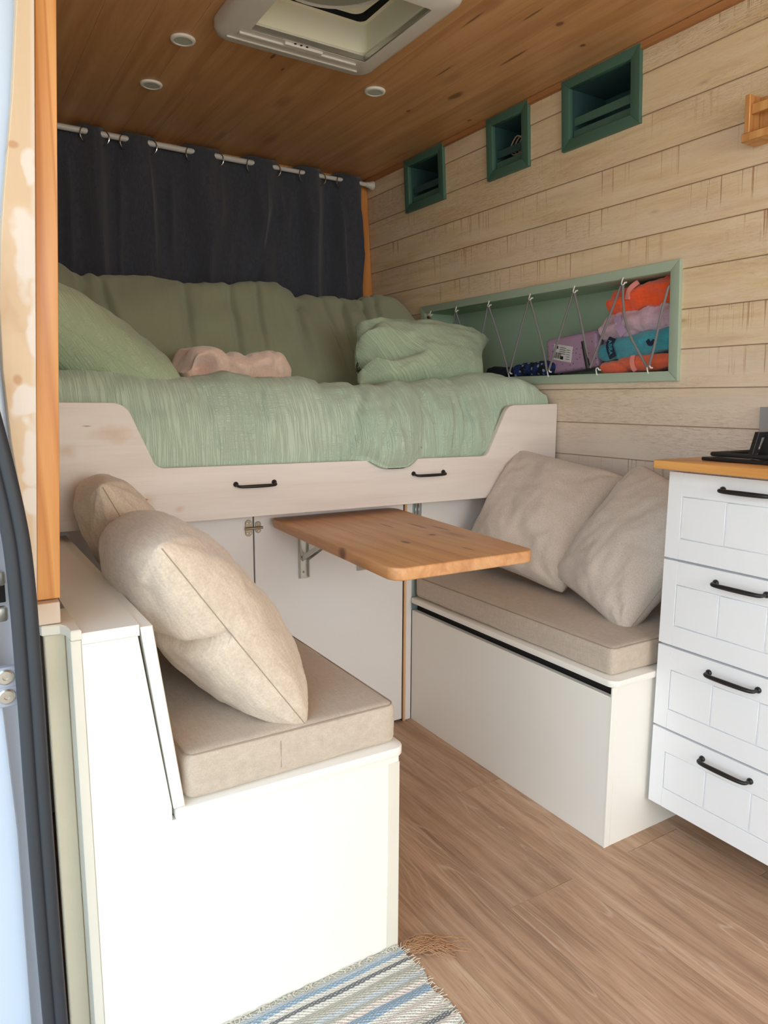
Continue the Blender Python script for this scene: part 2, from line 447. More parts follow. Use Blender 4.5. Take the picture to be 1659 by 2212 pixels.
M['rubber'] = plain('black_rubber', rgb(46, 48, 54), .6, 0, .15, .2, 80)
M['dark'] = plain('dark_gap', rgb(24, 20, 18), .9)
M['steel'] = plain('zinc_steel', rgb(200, 198, 190), .3, .9, .1)
M['steel_plate'] = plain('grey_latch_steel', rgb(168, 172, 188), .4, .3, .08)
M['bolt'] = plain('nickel_bolt', rgb(168, 156, 136), .35, .8, .2)
M['chrome'] = plain('chrome', rgb(205, 205, 205), .15, 1., .05)
M['rod'] = plain('white_curtain_rod', rgb(206, 204, 200), .35)
M['plastic'] = plain('vent_plastic', rgb(214, 210, 204), .4, 0, .03)
M['cream_plastic'] = plain('cream_liner_plastic', rgb(226, 222, 200), .5, 0, .04)
M['grey_disc'] = plain('grey_fan_disc', rgb(150, 152, 140), .5)
M['lens'] = plain('frosted_lens', rgb(186, 192, 182), .8, spec=.2)
M['lightring'] = plain('white_light_ring', rgb(236, 234, 228), .7, spec=.2)
M['sage_paint'] = plain('sage_paint', rgb(166, 184, 166), .5, 0, .05)
M['sage_inside'] = plain('sage_paint_inside', rgb(164, 190, 168), .55, 0, .08)
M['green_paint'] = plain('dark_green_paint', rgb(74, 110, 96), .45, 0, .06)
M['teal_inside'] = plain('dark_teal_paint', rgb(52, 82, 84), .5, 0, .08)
M['curtain'] = weave('charcoal_curtain', rgb(76, 80, 94), rgb(96, 100, 114), 500, .92, .3, .1, .35)
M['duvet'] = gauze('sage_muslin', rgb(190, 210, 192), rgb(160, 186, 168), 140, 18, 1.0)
M['pillow_g'] = gauze('sage_muslin_pillow', rgb(172, 188, 158), rgb(146, 166, 136), 110, 14, .8, (0, .6, .15), con=.95)
M['pillow_g2'] = gauze('sage_muslin_pillow_diagonal', rgb(174, 192, 166), rgb(142, 164, 140), 150, 12, 1.0, (0, .75, 0))
M['bolster'] = gauze('shaded_sage_bedding', rgb(148, 156, 130), rgb(138, 147, 122), 30, 12, .35, con=1.02, bd=.004)  # sage bedding; shade at the unlit rear is put into this darker colour
M['pink'] = weave('pink_fleece', rgb(226, 200, 186), rgb(212, 182, 168), 260, .98, .6, .2, .6)
M['linen'] = weave('beige_seat_linen', rgb(198, 184, 168), rgb(180, 165, 150), 520, .92, .5, .35)
M['pillow_b'] = weave('oatmeal_chenille', rgb(214, 198, 180), rgb(192, 174, 156), 300, .95, .8, .2, .3)
def boucle(name, c1, c2, sc=520., b=.5):
    n = NT(name); a = n.noise(n.obj, sc, 3, .7); d, _ = n.voro(n.obj, sc * .7)
    f = n.math('SUBTRACT', a, n.math('MULTIPLY', d, .5))
    col = n.mix(n.ramp(f, [(.1, 0.), (.4, 1.)]), c2, c1)
    return n.done(col, .97, n.bump(f, b, .003), sheen=.3)
M['pillow_r'] = boucle('greige_boucle', rgb(218, 206, 195), rgb(202, 189, 178))
M['seam'] = plain('stitched_seam', rgb(158, 144, 126), .9)
M['rug'] = rug_mat()
M['yarn'] = plain('pale_rug_yarn', rgb(214, 206, 188), .95)
M['jute'] = plain('jute_fibre', rgb(186, 142, 104), .95)
M['cord'] = plain('grey_bungee', rgb(128, 126, 128), .75, 0, .15, .3, 300)
M['hook'] = plain('white_hook', rgb(228, 230, 226), .3)
M['orange_cloth'] = weave('orange_cloth', rgb(248, 92, 30), rgb(236, 74, 18), 260, .95, .3, .1, .3)
M['coral_cloth'] = weave('coral_cloth', rgb(238, 108, 70), rgb(222, 92, 56), 260, .95, .3, .1, .3)
M['lilac_cloth'] = weave('lilac_cloth', rgb(206, 176, 192), rgb(188, 158, 178), 260, .95, .3, .1, .3)
M['teal_cloth'] = weave('teal_cloth', rgb(60, 160, 178), rgb(44, 142, 164), 260, .95, .3, .1, .3)
M['navy'] = plain('navy_print', rgb(26, 34, 60), .8)
M['pink_strap'] = plain('pink_strap', rgb(240, 150, 140), .8)
M['lilac_strap'] = plain('lilac_strap', rgb(178, 150, 186), .8)
M['label_white'] = plain('white_paper', rgb(222, 220, 224), .7, 0, .02)
M['ink'] = plain('black_ink', rgb(28, 28, 34), .8)
M['grey_plate'] = plain('grey_splash_panel', rgb(152, 152, 154), .5)
M['runner'] = plain('teal_grey_backing', rgb(150, 168, 168), .6)
M['cable'] = plain('cream_cable', rgb(214, 182, 152), .6)
M['box_lining'] = plain('navy_bag', rgb(28, 32, 48), .85)

def board_mat():
    n = NT('limewashed_bed_board'); 
    g = n.noise(n.map(n.obj, (1.4, 1, 16)), 1, 5, .6, .5)
    st = n.noise(n.map(n.obj, (2.6, 1, 5)), 1, 4, .6, 1.2)
    fine = n.noise(n.map(n.obj, (5, 1, 190)), 1, 3)
    col = n.ramp(g, [(.3, rgb(216, 207, 201)), (.6, rgb(228, 221, 217))])
    col = n.mix(n.math('MULTIPLY', n.ramp(st, [(.63, 0.), (.72, 1.)]), .4), col, rgb(196, 164, 138))
    col = n.mix(n.math('MULTIPLY', n.ramp(fine, [(.55, 0.), (.75, 1.)]), .12), col, rgb(180, 150, 130))
    k1 = n.spots([(-.603, -.53, .226, .05, 1, .022), (-.526, -.53, .072, .022, 1, .016), (-.448, -.53, .04, .018, 1, .010), (-.70, -.53, .19, .03, 1, .02)], (.2, 1.1), .8)
    col = n.mix(n.math('MULTIPLY', k1, .55), col, rgb(200, 170, 142))
    k2 = n.spots([(-.656, -.53, .248, .012, 1, .0018), (-.53, -.53, .07, .006, 1, .003)], (.3, 1.), .3)
    col = n.mix(n.math('MULTIPLY', k2, .8), col, rgb(130, 96, 72))
    return n.done(col, .55, n.bump(fine, .1, .001))
M['board'] = board_mat()
def strip_mat():
    n = NT('half_whitewashed_pine')
    wv = n.noise(n.map(n.obj, (7, 1, 1.6)), 1, 2, .5, .5)
    rings = n.ramp(n.math('FRACT', n.math('MULTIPLY', wv, 7.0)), [(0., 1.), (.12, 0.), (.85, .1), (1., 1.)])
    fine = n.noise(n.map(n.obj, (160, 1, 7)), 1, 3)
    col = n.mix(n.math('MULTIPLY', rings, .4), rgb(204, 176, 144), rgb(184, 146, 108))
    white = n.spots([(.124, 1.055, 1.330, .010, 1, .022), (.116, 1.055, 1.222, .017, 1, .055), (.124, 1.055, 1.110, .012, 1, .07), (.104, 1.055, 1.030, .018, 1, .030), (.108, 1.055, .965, .014, 1, .040), (.101, 1.055, .905, .009, 1, .03), (.150, 1.055, 1.62, .02, 1, .08)], (.75, 1.0), 1.1)
    rim = n.spots([(.116, 1.055, 1.215, .030, 1, .085), (.112, 1.055, 1.04, .032, 1, .10)], (.8, 1.0), 1.0)
    col = n.mix(n.math('MULTIPLY', rim, .35), col, rgb(210, 186, 158))
    col = n.mix(n.math('MULTIPLY', white, .85), col, rgb(218, 208, 198))
    edge = n.ramp(n.math('ADD', n.math('MULTIPLY', fine, .004), n.math('SUBTRACT', n.sep(n.obj)[0], n.math('MULTIPLY', n.math('SUBTRACT', n.sep(n.obj)[2], .752), .0585))), [(.0955, 0.), (.0985, 1.)])
    col = n.mix(n.math('MULTIPLY', edge, .6), col, rgb(214, 202, 192))
    kn = n.spots([(.0945, 1.055, 1.064, .007, 1, .009), (.108, 1.055, 1.352, .008, 1, .006)], (.5, 1.0), .3)
    col = n.mix(n.math('MULTIPLY', kn, .7), col, rgb(176, 126, 84))
    col = n.mix(n.math('MULTIPLY', fine, .15), col, rgb(190, 148, 106))
    return n.done(col, .6, n.bump(fine, .12, .001))
M['pine_strip'] = strip_mat()
def poly_dots(name, base, dot, scale, lo=.12, hi=.18):
    n = NT(name); d, _ = n.voro(n.obj, scale, 'F1', .55)
    col = n.mix(n.ramp(d, [(lo, 1.), (hi, 0.)]), base, dot)
    return n.done(col, .5, n.bump(d, .1, .001))
M['lilac_box'] = poly_dots('lilac_dotted_card', rgb(178, 146, 178), rgb(120, 84, 126), 62)
def pouch_mat():
    n = NT('navy_floral_cloth'); d, c = n.voro(n.obj, 46); x, y, z = n.sep(n.obj)
    f = n.ramp(d, [(.22, 1.), (.3, 0.)])
    lf = n.noise(n.map(n.obj, (1, 1, 1)), 30, 2)
    col = n.mix(n.ramp(lf, [(.45, 0.), (.55, 1.)]), rgb(28, 50, 110), rgb(20, 22, 30))
    col = n.mix(n.math('MULTIPLY', f, n.ramp(y, [(.48, 0.), (.52, 1.)])), col, rgb(190, 130, 80))
    col = n.mix(n.math('MULTIPLY', f, n.ramp(y, [(.48, .8), (.52, 0.)])), col, rgb(150, 180, 220))
    return n.done(col, .9)
M['pouch'] = pouch_mat()

# ================================================================== THE SETTING
CEIL = 2.005; REAR = 2.99; FRONT = -2.3
VX0, VX1, VY0, VY1 = .748, 1.10, 1.545, 1.885        # roof opening

# floor: vinyl planks running the length of the van
bm = NB()
pw = .1805
xs = [.757 + pw * k for k in range(-6, 8)]
joints = {}
for i, x0 in enumerate(xs):
    j = {4: [1.02], 7: [1.01], 8: [1.42], 9: [1.0], 6: [.35], 5: [1.02], 10: [1.3], 3: [.6]}.get(i, [.4 + .37 * ((i * 5) % 3)])
    k = round((x0 - .757) / pw)
    j = {-1: [1.02, -.4], 0: [.1, 1.9], 1: [1.01, -.3], 2: [1.42, .15], 3: [1.01, -.2]}.get(k, [.5 + .3 * (i % 3)])
    ys = [FRONT] + sorted(j) + [REAR]
    for a, b in zip(ys, ys[1:]):
        box(bm, x0 + .0002, x0 + pw - .0002, a + .0005, b - .0005, -.02, 0, .0003)
struct('floor', bm, M['floor'], 'oak-look vinyl plank floor')
bm = NB(); box(bm, -.35, 2.1, FRONT, REAR, -.06, -.021, 0)
struct('floor_base', bm, M['dark'], 'dark underlay beneath the planks')

# right wall: limewashed boards, cut around the niches
holes = [(1.32, 2.50, 1.11, 1.405), (2.365, 2.60, 1.815, 1.985), (1.895, 2.085, 1.815, 1.985), (1.455, 1.73, 1.815, 1.985)]
bm = NB()
z_top = 1.924 + .1058
rows = [z_top - .1058 * k for k in range(0, 21)]
for k in range(len(rows) - 1):
    zt, zb = min(rows[k], CEIL), max(rows[k + 1], 0)
    if zt - zb < .005: continue
    cuts = sorted({zb, zt} | {h[2] for h in holes if zb < h[2] < zt} | {h[3] for h in holes if zb < h[3] < zt})
    for a, b in zip(cuts, cuts[1:]):
        spans = [(FRONT, REAR)]
        for (y0, y1, h0, h1) in holes:
            if a >= h0 - 1e-6 and b <= h1 + 1e-6:
                spans = [s for (p, q) in spans for s in ((p, min(q, y0)), (max(p, y1), q)) if s[1] - s[0] > 1e-4]
        tilt = .0016
        for p, q in spans:
            vs = box(bm, 0, .014, p, q, a + (.0004 if a == zb else 0), b - (.0004 if b == zt else 0), 0)
            for v in vs:
                if v.co.x < .001: v.co.x += tilt * ((v.co.z - zb) / .1058)
            bm.verts.ensure_lookup_table()
shear(bm)
struct('wall_right', bm, M['wall'], 'limewashed board wall on the right')

# ceiling: varnished pine boards with the roof opening left free
bm = NB(); cw = .112; x = -.35
while x < 1.80:
    a, b = x + .0001, min(x + cw - .0001, 1.82)
    def strips(xa, xb):
        if xb - xa < .002: return
        mid = (xa + xb) / 2
        if VX0 < mid < VX1:
            box(bm, xa, xb, FRONT, VY0, CEIL, CEIL + .014, .0003); box(bm, xa, xb, VY1, REAR, CEIL, CEIL + .014, .0003)
        else:
            box(bm, xa, xb, FRONT, REAR, CEIL, CEIL + .014, .0003)
    cutx = sorted([a, b] + [c for c in (VX0, VX1) if a < c < b])
    for p, q in zip(cutx, cutx[1:]): strips(p, q)
    x += cw
struct('ceiling', bm, M['ceiling'], 'varnished pine board ceiling')
bm = NB()
for (x0, x1, y0, y1) in ((-.36, VX0, FRONT, REAR), (VX1, 1.95, FRONT, REAR), (VX0, VX1, FRONT, VY0), (VX0, VX1, VY1, REAR)):
    box(bm, x0, x1, y0, y1, CEIL + .015, CEIL + .03, 0)
struct('ceiling_shell', bm, M['body'], 'roof skin above the boards')

bm = NB(); box(bm, -.35, 1.9, REAR, REAR + .03, -.05, CEIL + .03, 0)
struct('wall_rear', bm, M['white'], 'white rear doors behind the curtain')
bm = NB()
box(bm, .0, .03, 1.14, REAR, -.02, CEIL, 0)
struct('wall_left', bm, M['white'], 'side lining behind the left bench')
bm = NB(); box(bm, -.05, -.02, FRONT, -.25, -.05, CEIL, 0)
struct('wall_front_left', bm, M['white'], 'side lining in front of the door opening')
bm = NB(); box(bm, 1.93, 1.96, FRONT, REAR, -.05, CEIL + .02, 0)
struct('wall_right_skin', bm, M['body'], 'outer skin behind the board wall')

bm = NB(); box(bm, -.010, 0.004, FRONT, REAR - .02, 1.984, 2.004, .002); shear(bm)
struct('trim_1', bm, M['trim_red'], 'reddish timber bead between ceiling and board wall')
bm = NB(); box(bm, .2, 1.69, 2.93, 2.96, 1.972, 2.004, .002)
struct('trim_2', bm, M['rack'], 'pine batten above the curtain')
bm = NB(); box(bm, -.05, -.002, 2.925, 2.96, .95, 1.985, .003); shear(bm)
struct('trim_3', bm, M['orange_post'], 'upright pine batten beside the curtain')
# orange post at the door side, leaning with the body
bm = NB()
prism(bm, [(.1035, .757), (.134, .757), (.1995, 1.99), (.1765, 1.99)], 'y', 1.10, 1.145, .002, 2)
struct('trim_4', bm, M['orange_post'], 'orange varnished pine post by the door opening')
bm = NB()
prism(bm, [(.094, .750), (.0985, .752), (.1440, 1.53), (.1725, 1.99), (.155, 1.99), (.124, 1.52), (.112, 1.41), (.096, 1.30), (.0895, 1.25), (.081, 1.16), (.0795, 1.075), (.083, .985), (.090, .90), (.0945, .78)][::-1],
      'y', 1.055, 1.098, .0008)
box(bm, .100, .131, 1.085, 1.13, .7245, .7555, .001)
struct('trim_5', bm, M['pine_strip'], 'half-whitewashed pine board cut to the curve of the door frame')

# ---- body pillar of the sliding-door opening
bm = NB()
prism(bm, [(-.25, -.1), (.085, -.1), (.09, .35), (.088, .7), (.094, .85), (.088, 1.05), (.10, 1.3), (.13, 1.52), (.16, 1.99), (-.25, 1.99)], 'y', 1.10, 1.13, 0)
# stepped pressing in the jamb
prism(bm, [(-.25, -.1), (.052, -.1), (.055, .45), (.048, .66), (.048, .745), (-.25, .745)], 'y', 1.045, 1.10, .006, 2)
prism(bm, [(-.25, .825), (.05, .825), (.048, .95), (.035, 1.05), (.03, 1.2), (-.25, 1.2)], 'y', 1.045, 1.10, .006, 2)
struct('wall_door_pillar', bm, M['body'], 'white painted door pillar of the van')
t = thing('door_seal', 'black ribbed rubber seal curving down the edge of the door opening', 'door seal', (.07, 1.0, .0))
ctr = catmull([(.02, 1.25), (.028, 1.15), (.053, 1.024), (.0717, .903), (.078, .815), (.079, .66), (.0785, .53), (.0788, .32), (.080, .163), (.082, .0)], 8)
def offs(c, d):
    out = []
    for i, p in enumerate(c):
        q = (c[min(i + 1, len(c) - 1)] - c[max(i - 1, 0)]).normalized()
        out.append((p[0] - q[1] * d[0], 1.0 + d[1], p[1] + q[0] * d[0]))
    return out
bm = NB(); tube(bm, offs(ctr, (-.0072, .004)), .0092, 12); part('grip_strip', bm, M['rubber'], t)
bm = NB(); tube(bm, offs(ctr, (.0068, .0)), .0088, 12); tube(bm, offs(ctr, (.0015, -.001)), .0035, 8); part('bulb_strip', bm, M['rubber'], t)

t = thing('door_rail', 'steel slider rail crossing the white door pillar', 'rail', (-.05, 1.03, .75))
bm = NB(); box(bm, -.22, .062, 1.03, 1.044, .752, .772, .004, 2); box(bm, -.22, .062, 1.03, 1.044, .80, .82, .004, 2); part('rail_lip', bm, M['steel'], t)
bm = NB(); box(bm, -.22, .062, 1.056, 1.07, .772, .80, .001); part('rail_channel', bm, M['dark'], t)
bm = NB(); lathe(bm, [(.0005, 0), (.0075, 0), (.0075, .006), (.004, .008), (.0005, .008)], (.044, 1.056, .786), (0, -1, 0), 20); part('bolt', bm, M['steel'], t)
for zz, nm, lab in ((.676, 'latch_plate', 'upper bolted steel latch plate on the white door pillar'), (.649, 'latch_plate', 'lower bolted steel latch plate just under the other one on the pillar')):
    t = thing(nm, lab, 'latch plate', (.05, 1.04, zz - .015), 'latch plates on the door pillar')
    bm = NB(); prism(bm, roundpoly([(.018, zz - .015), (.070, zz - .015), (.070, zz + .013), (.018, zz + .013)], .007, 4), 'y', 1.036, 1.0465, .001); part('plate', bm, M['steel_plate'], t)
    bm = NB(); lathe(bm, [(.0005, 0), (.0105, 0), (.0105, .002), (.0085, .004), (.0035, .004), (.003, .002), (.0005, .002)], (.053, 1.036, zz), (0, -1, 0), 24); part('screw', bm, M['steel'], t)

# ================================================================== LEFT BENCH
LY0, LY1 = 1.042, 1.862
t = thing('bench', 'white bench box with a tall slanted backrest beside the door opening', 'bench', (.4, 1.45, 0))
bm = NB(); prism(bm, [(.150, 0), (.150, .7005), (.2265, .7005), (.2645, .42), (.2645, .398), (.680, .398), (.680, 0)], 'y', LY0, LY0 + .016, .001); part('end_panel', bm, M['white'], t)
bm = NB(); prism(bm, [(.662, 0), (.680, 0), (.680, .398), (.662, .398)], 'y', LY0 + .0165, LY1, .001); part('front_panel', bm, M['white'], t)
bm = NB(); prism(bm, [(.150, .701), (.229, .701), (.229, .7175), (.150, .7175)], 'y', LY0 - .001, LY1, .0012); part('backrest_top', bm, M['white'], t)
bm = NB(); prism(bm, [(.2300, .7135), (.2475, .7135), (.2845, .4175), (.2670, .4175)], 'y', LY0 - .002, LY1, .0015); part('backrest', bm, M['white'], t)
bm = NB(); prism(bm, roundpoly([(.2690, LY0 - .004), (.688, LY0 - .012), (.692, LY1), (.2690, LY1)], [0, .022, 0, 0], 6), 'z', .3985, .4165, .003, 2); part('seat_board', bm, M['white'], t)
bm = NB(); box(bm, .655, .681, LY0 - .0015, LY0 + .010, .0, .383, .001); part('corner_strip', bm, M['white_edge'], t)
bm = NB(); prism(bm, [(.136, 0), (.1495, 0), (.1495, .708), (.136, .708)], 'y', LY0 - .001, 1.10, .001); part('end_post', bm, M['white_edge'], t)
bm = NB(); prism(bm, [(.108, 0), (.1355, 0), (.1355, .708), (.108, .708)], 'y', 1.088, 1.108, .0015); part('side_strip', bm, M['white_ply'], t)
bm = NB(); prism(bm, [(.101, 1.165), (.1495, 1.165), (.1505, LY0 - .002), (.1365, LY0 - .002), (.134, 1.068), (.128, 1.08), (.105, 1.084), (.099, 1.10)], 'z', .7085, .7235, .0015); part('ledge_cap', bm, M['white_edge'], t)

def cushion(name, lo, hi, r, label, group, crown=.006, folds=0.0, vseam=None):
    def disp(p, n_):
        fx = (p.x - lo[0]) / (hi[0] - lo[0]); fy = (p.y - lo[1]) / (hi[1] - lo[1])
        b = crown * (4 * fx * (1 - fx)) * (4 * fy * (1 - fy)) if n_.z > .3 else 0
        q = p + Vector((0, 0, b)) + n_ * (.0012 * fbm((p.x * 9, p.y * 9, p.z * 14), 3))
        if folds and n_.y < -.5 and fx < .5:
            q.y += folds * math.sin((p.z - lo[2]) * 190 + p.x * 10) * (1 - 2 * fx) * .5
        return q
    bm = NB(); rbox(bm, lo, hi, r, 56, disp)
    t = solo(name, bm, M['linen'], label, 'seat cushion', group, 60)
    loc = Vector(t.location)
    for zz in (hi[2] - r * .24,):
        bm = NB(); i = r * .24
        pts = roundpoly([(lo[0] + i, lo[1] + i), (hi[0] - i, lo[1] + i), (hi[0] - i, hi[1] - i), (lo[0] + i, hi[1] - i)], r, 5)
        tube(bm, [(a, b, zz) for a, b in pts], .0013, 6, True)
        bmesh.ops.translate(bm, verts=bm.verts[:], vec=-Vector((0, 0, 0)))
        o = part('seam', bm, M['seam'], t)
    if vseam:
        bm = NB(); tube(bm, [(vseam, lo[1] + .0002, lo[2] + r), (vseam, lo[1] + .0002, hi[2] - r)], .0009, 6); part('seam', bm, M['seam'], t)
    return t
cushion('seat_cushion', (.2865, 1.046, .4175), (.6785, 1.858, .496), .016, 'beige linen seat cushion on the bench beside the door opening', 'beige bench cushions', .005, .004, vseam=.448)

# ================================================================== RIGHT BENCH
t = thing('bench', 'low white bench box along the limewashed wall with a dark slot under its lid', 'bench', (1.5, 1.45, 0))
bm = NB(); box(bm, 1.263, 1.279, 1.049, 1.866, 0, .372, .001); part('front_panel', bm, M['white'], t)
bm = NB(); box(bm, 1.2795, 1.77, 1.049, 1.065, 0, .396, .001); box(bm, 1.262, 1.2795, 1.0485, 1.0535, .0, .396, .0008); part('end_panel', bm, M['white'], t)
bm = NB(); box(bm, 1.285, 1.30, 1.066, 1.866, .30, .396, 0); part('slot_shade_strip', bm, M['dark'], t)  # dark strip painted in for the shade inside the slot
bm = NB(); prism(bm, roundpoly([(1.256, 1.040), (1.772, 1.040), (1.772, 1.868), (1.256, 1.868)], [.022, 0, 0, .012], 6), 'z', .397, .414, .003, 2); part('lid_board', bm, M['white'], t)
cushion('seat_cushion', (1.272, 1.062, .415), (1.768, 1.864, .484), .014, 'long beige linen seat cushion along the limewashed wall', 'beige bench cushions', .006)

# ================================================================== CUPBOARD UNDER THE BED
t = thing('cupboard', 'pale cupboard front under the bed with two flat doors', 'cupboard', (.8, 1.88, 0))
bm = NB(); box(bm, .045, .7275, 1.866, 1.884, .008, .79, .001); part('door', bm, M['door_paint'], t)
d2 = NB(); box(d2, .7315, 1.2265, 1.866, 1.884, .008, .79, .001); d2 = part('door', d2, M['door_paint'], t)
bm = NB(); box(bm, .7275, .7315, 1.874, 1.882, .008, .79, 0); part('door_gap', bm, M['dark'], t)
bm = NB(); box(bm, 1.2275, 1.2300, 1.868, 1.89, .0, .79, 0); part('hinge_gap', bm, M['dark'], t)
bm = NB(); box(bm, 1.2305, 1.2385, 1.862, 1.89, .0, .79, .001); part('edge_strip', bm, M['pale_pine'], t)
bm = NB(); box(bm, 1.2390, 1.2625, 1.867, 1.89, .0, .79, .002); part('frame_post', bm, M['door_paint'], t)
bm = NB(); box(bm, 1.300, 1.772, 1.872, 1.89, .0, .79, .001); part('fixed_panel', bm, M['door_paint'], t)
bm = NB(); box(bm, 1.263, 1.2995, 1.876, 1.89, .0, .79, .001); part('backing_strip', bm, M['runner'], t)
bm = NB(); 
for xx in (1.272, 1.284): box(bm, xx, xx + .006, 1.866, 1.8755, .60, .75, .001)
part('drawer_runner', bm, M['chrome'], t)
# barrel bolt across the two doors
t2 = thing('barrel_bolt', 'small nickel barrel bolt joining the two cupboard doors under the bed', 'bolt', (.727, 1.862, .664))
bm = NB(); prism(bm, roundpoly([(.704, .666), (.7245, .666), (.7245, .712), (.704, .712)], .0095, 5), 'y', 1.8625, 1.8655, .0006); part('bolt_plate', bm, M['bolt'], t2)
bm = NB(); prism(bm, roundpoly([(.734, .673), (.750, .673), (.750, .706), (.734, .706)], .0075, 5), 'y', 1.8625, 1.8655, .0006); part('keeper_plate', bm, M['bolt'], t2)
bm = NB(); tube(bm, [(.702, 1.858, .6885), (.753, 1.858, .6885)], .0038, 12); part('barrel', bm, M['bolt'], t2)
for (sx, sz) in ((.709, .703), (.7185, .703), (.709, .675), (.7185, .675), (.742, .700), (.742, .679)):
    bm = NB(); lathe(bm, [(.0003, 0), (.003, 0), (.0022, .0012), (.0003, .0012)], (sx, 1.8625, sz), (0, -1, 0), 12); part('screw', bm, M['steel'], t2)

# ================================================================== TABLE
TZ = .715
t = thing('folding_table', 'small oiled pine flap table with rounded corners between the two benches', 'table', (.95, 1.5, TZ - .03))
quad = [(.737, 1.153), (1.108, 1.150), (1.180, 1.848), (.777, 1.848)]
bm = NB(); prism(bm, roundpoly(quad, [.032, .032, .03, .012], 8), 'z', TZ - .027, TZ, .004, 3); part('tabletop', bm, M['table'], t)
for bx in (.879, 1.073):
    bm = NB()
    box(bm, bx - .015, bx + .015, 1.8625, 1.8655, .526, .686, .0006)
    for s in (-1, 1): box(bm, bx + s * .0135 - .0016, bx + s * .0135 + .0016, 1.851, 1.8625, .530, .686, .0006)
    br = part('folding_bracket', bm, M['steel'], t, 'zinc folding bracket under the table')
    bm = NB(); box(bm, bx - .012, bx + .012, 1.60, 1.850, TZ - .0335, TZ - .0275, .0008); part('top_arm', bm, M['steel'], br)
    bm = NB()
    for s in (-1, 1):
        prism(bm, [(1.857, .592), (1.849, .580), (1.690, TZ - .052), (1.690, TZ - .036)], 'x', bx + s * .0095 - .0015, bx + s * .0095 + .0015, .0004)
    tube(bm, [(bx - .014, 1.853, .588), (bx + .014, 1.853, .588)], .0035, 10); part('brace', bm, M['steel'], br)
    for sz in (.545, .660):
        bm = NB(); lathe(bm, [(.0003, 0), (.0036, 0), (.0026, .0015), (.0003, .0015)], (bx, 1.8625, sz), (0, -1, 0), 12); part('screw', bm, M['bolt'], br)

# ================================================================== BED
def bow_handle(c, along, out, L=.106, d=.024, r=.0042):
    c = Vector(c); a = Vector(along).normalized(); o = Vector(out).normalized()
    pts = [c - a * L / 2, c - a * L / 2 + o * d * .55, c - a * (L / 2 - .003) + o * d * .86, c - a * (L / 2 - .012) + o * d,
           c - a * L * .2 + o * (d + .001), c + o * (d + .0012), c + a * L * .2 + o * (d + .001),
           c + a * (L / 2 - .012) + o * d, c + a * (L / 2 - .003) + o * d * .86, c + a * L / 2 + o * d * .55, c + a * L / 2]
    pts = catmull(pts, 4); n = len(pts)
    rr = [r * (.8 + .35 * math.sin(PI * i / (n - 1)) ** 2) for i in range(n)]
    bm = NB(); tube(bm, pts, rr, 10)
    for s in (-1, 1):
        lathe(bm, [(.0005, 0), (.0068, 0), (.0068, .003), (.0048, .006), (.0005, .006)], c + a * s * L / 2, o, 16)
    return bm

BY = 1.770
t = thing('bed', 'limewashed wooden bed front with a cut-out middle and two black handles', 'bed', (.95, 2.3, .73))
outl = [(.045, .738), (1.776, .732), (1.776, 1.031), (1.560, 1.026), (1.478, .867), (.448, .874), (.382, 1.031), (.045, 1.033)]
bm = NB(); prism(bm, roundpoly(outl, [0, 0, .004, .045, .03, .03, .045, 0], 8), 'y', BY, BY + .019, .002, 2); part('front_panel', bm, M['board'], t, sharp=30)
for (xa, xb, zz) in ((.646, .752, .8245), (1.197, 1.306, .825)):
    part('handle', bow_handle(((xa + xb) / 2, BY, zz), (1, 0, 0), (0, -1, -.25), xb - xa, .022, .004), M['black'], t)
bm = NB(); box(bm, .045, 1.768, BY + .02, 2.84, .795, .812, .001); part('bed_base', bm, M['rack'], t)
bm = NB(); box(bm, .045, .06, BY + .02, 2.84, .813, .90, .001); part('side_rail', bm, M['rack'], t)

# mattress in its cover, hidden below the bedding
bm = NB(); rbox(bm, (.13, 1.86, .8135), (1.755, 2.84, 1.0), .03, 24)
solo('mattress', bm, M['white'], 'mattress buried under the sage bedding on the bed', 'mattress')

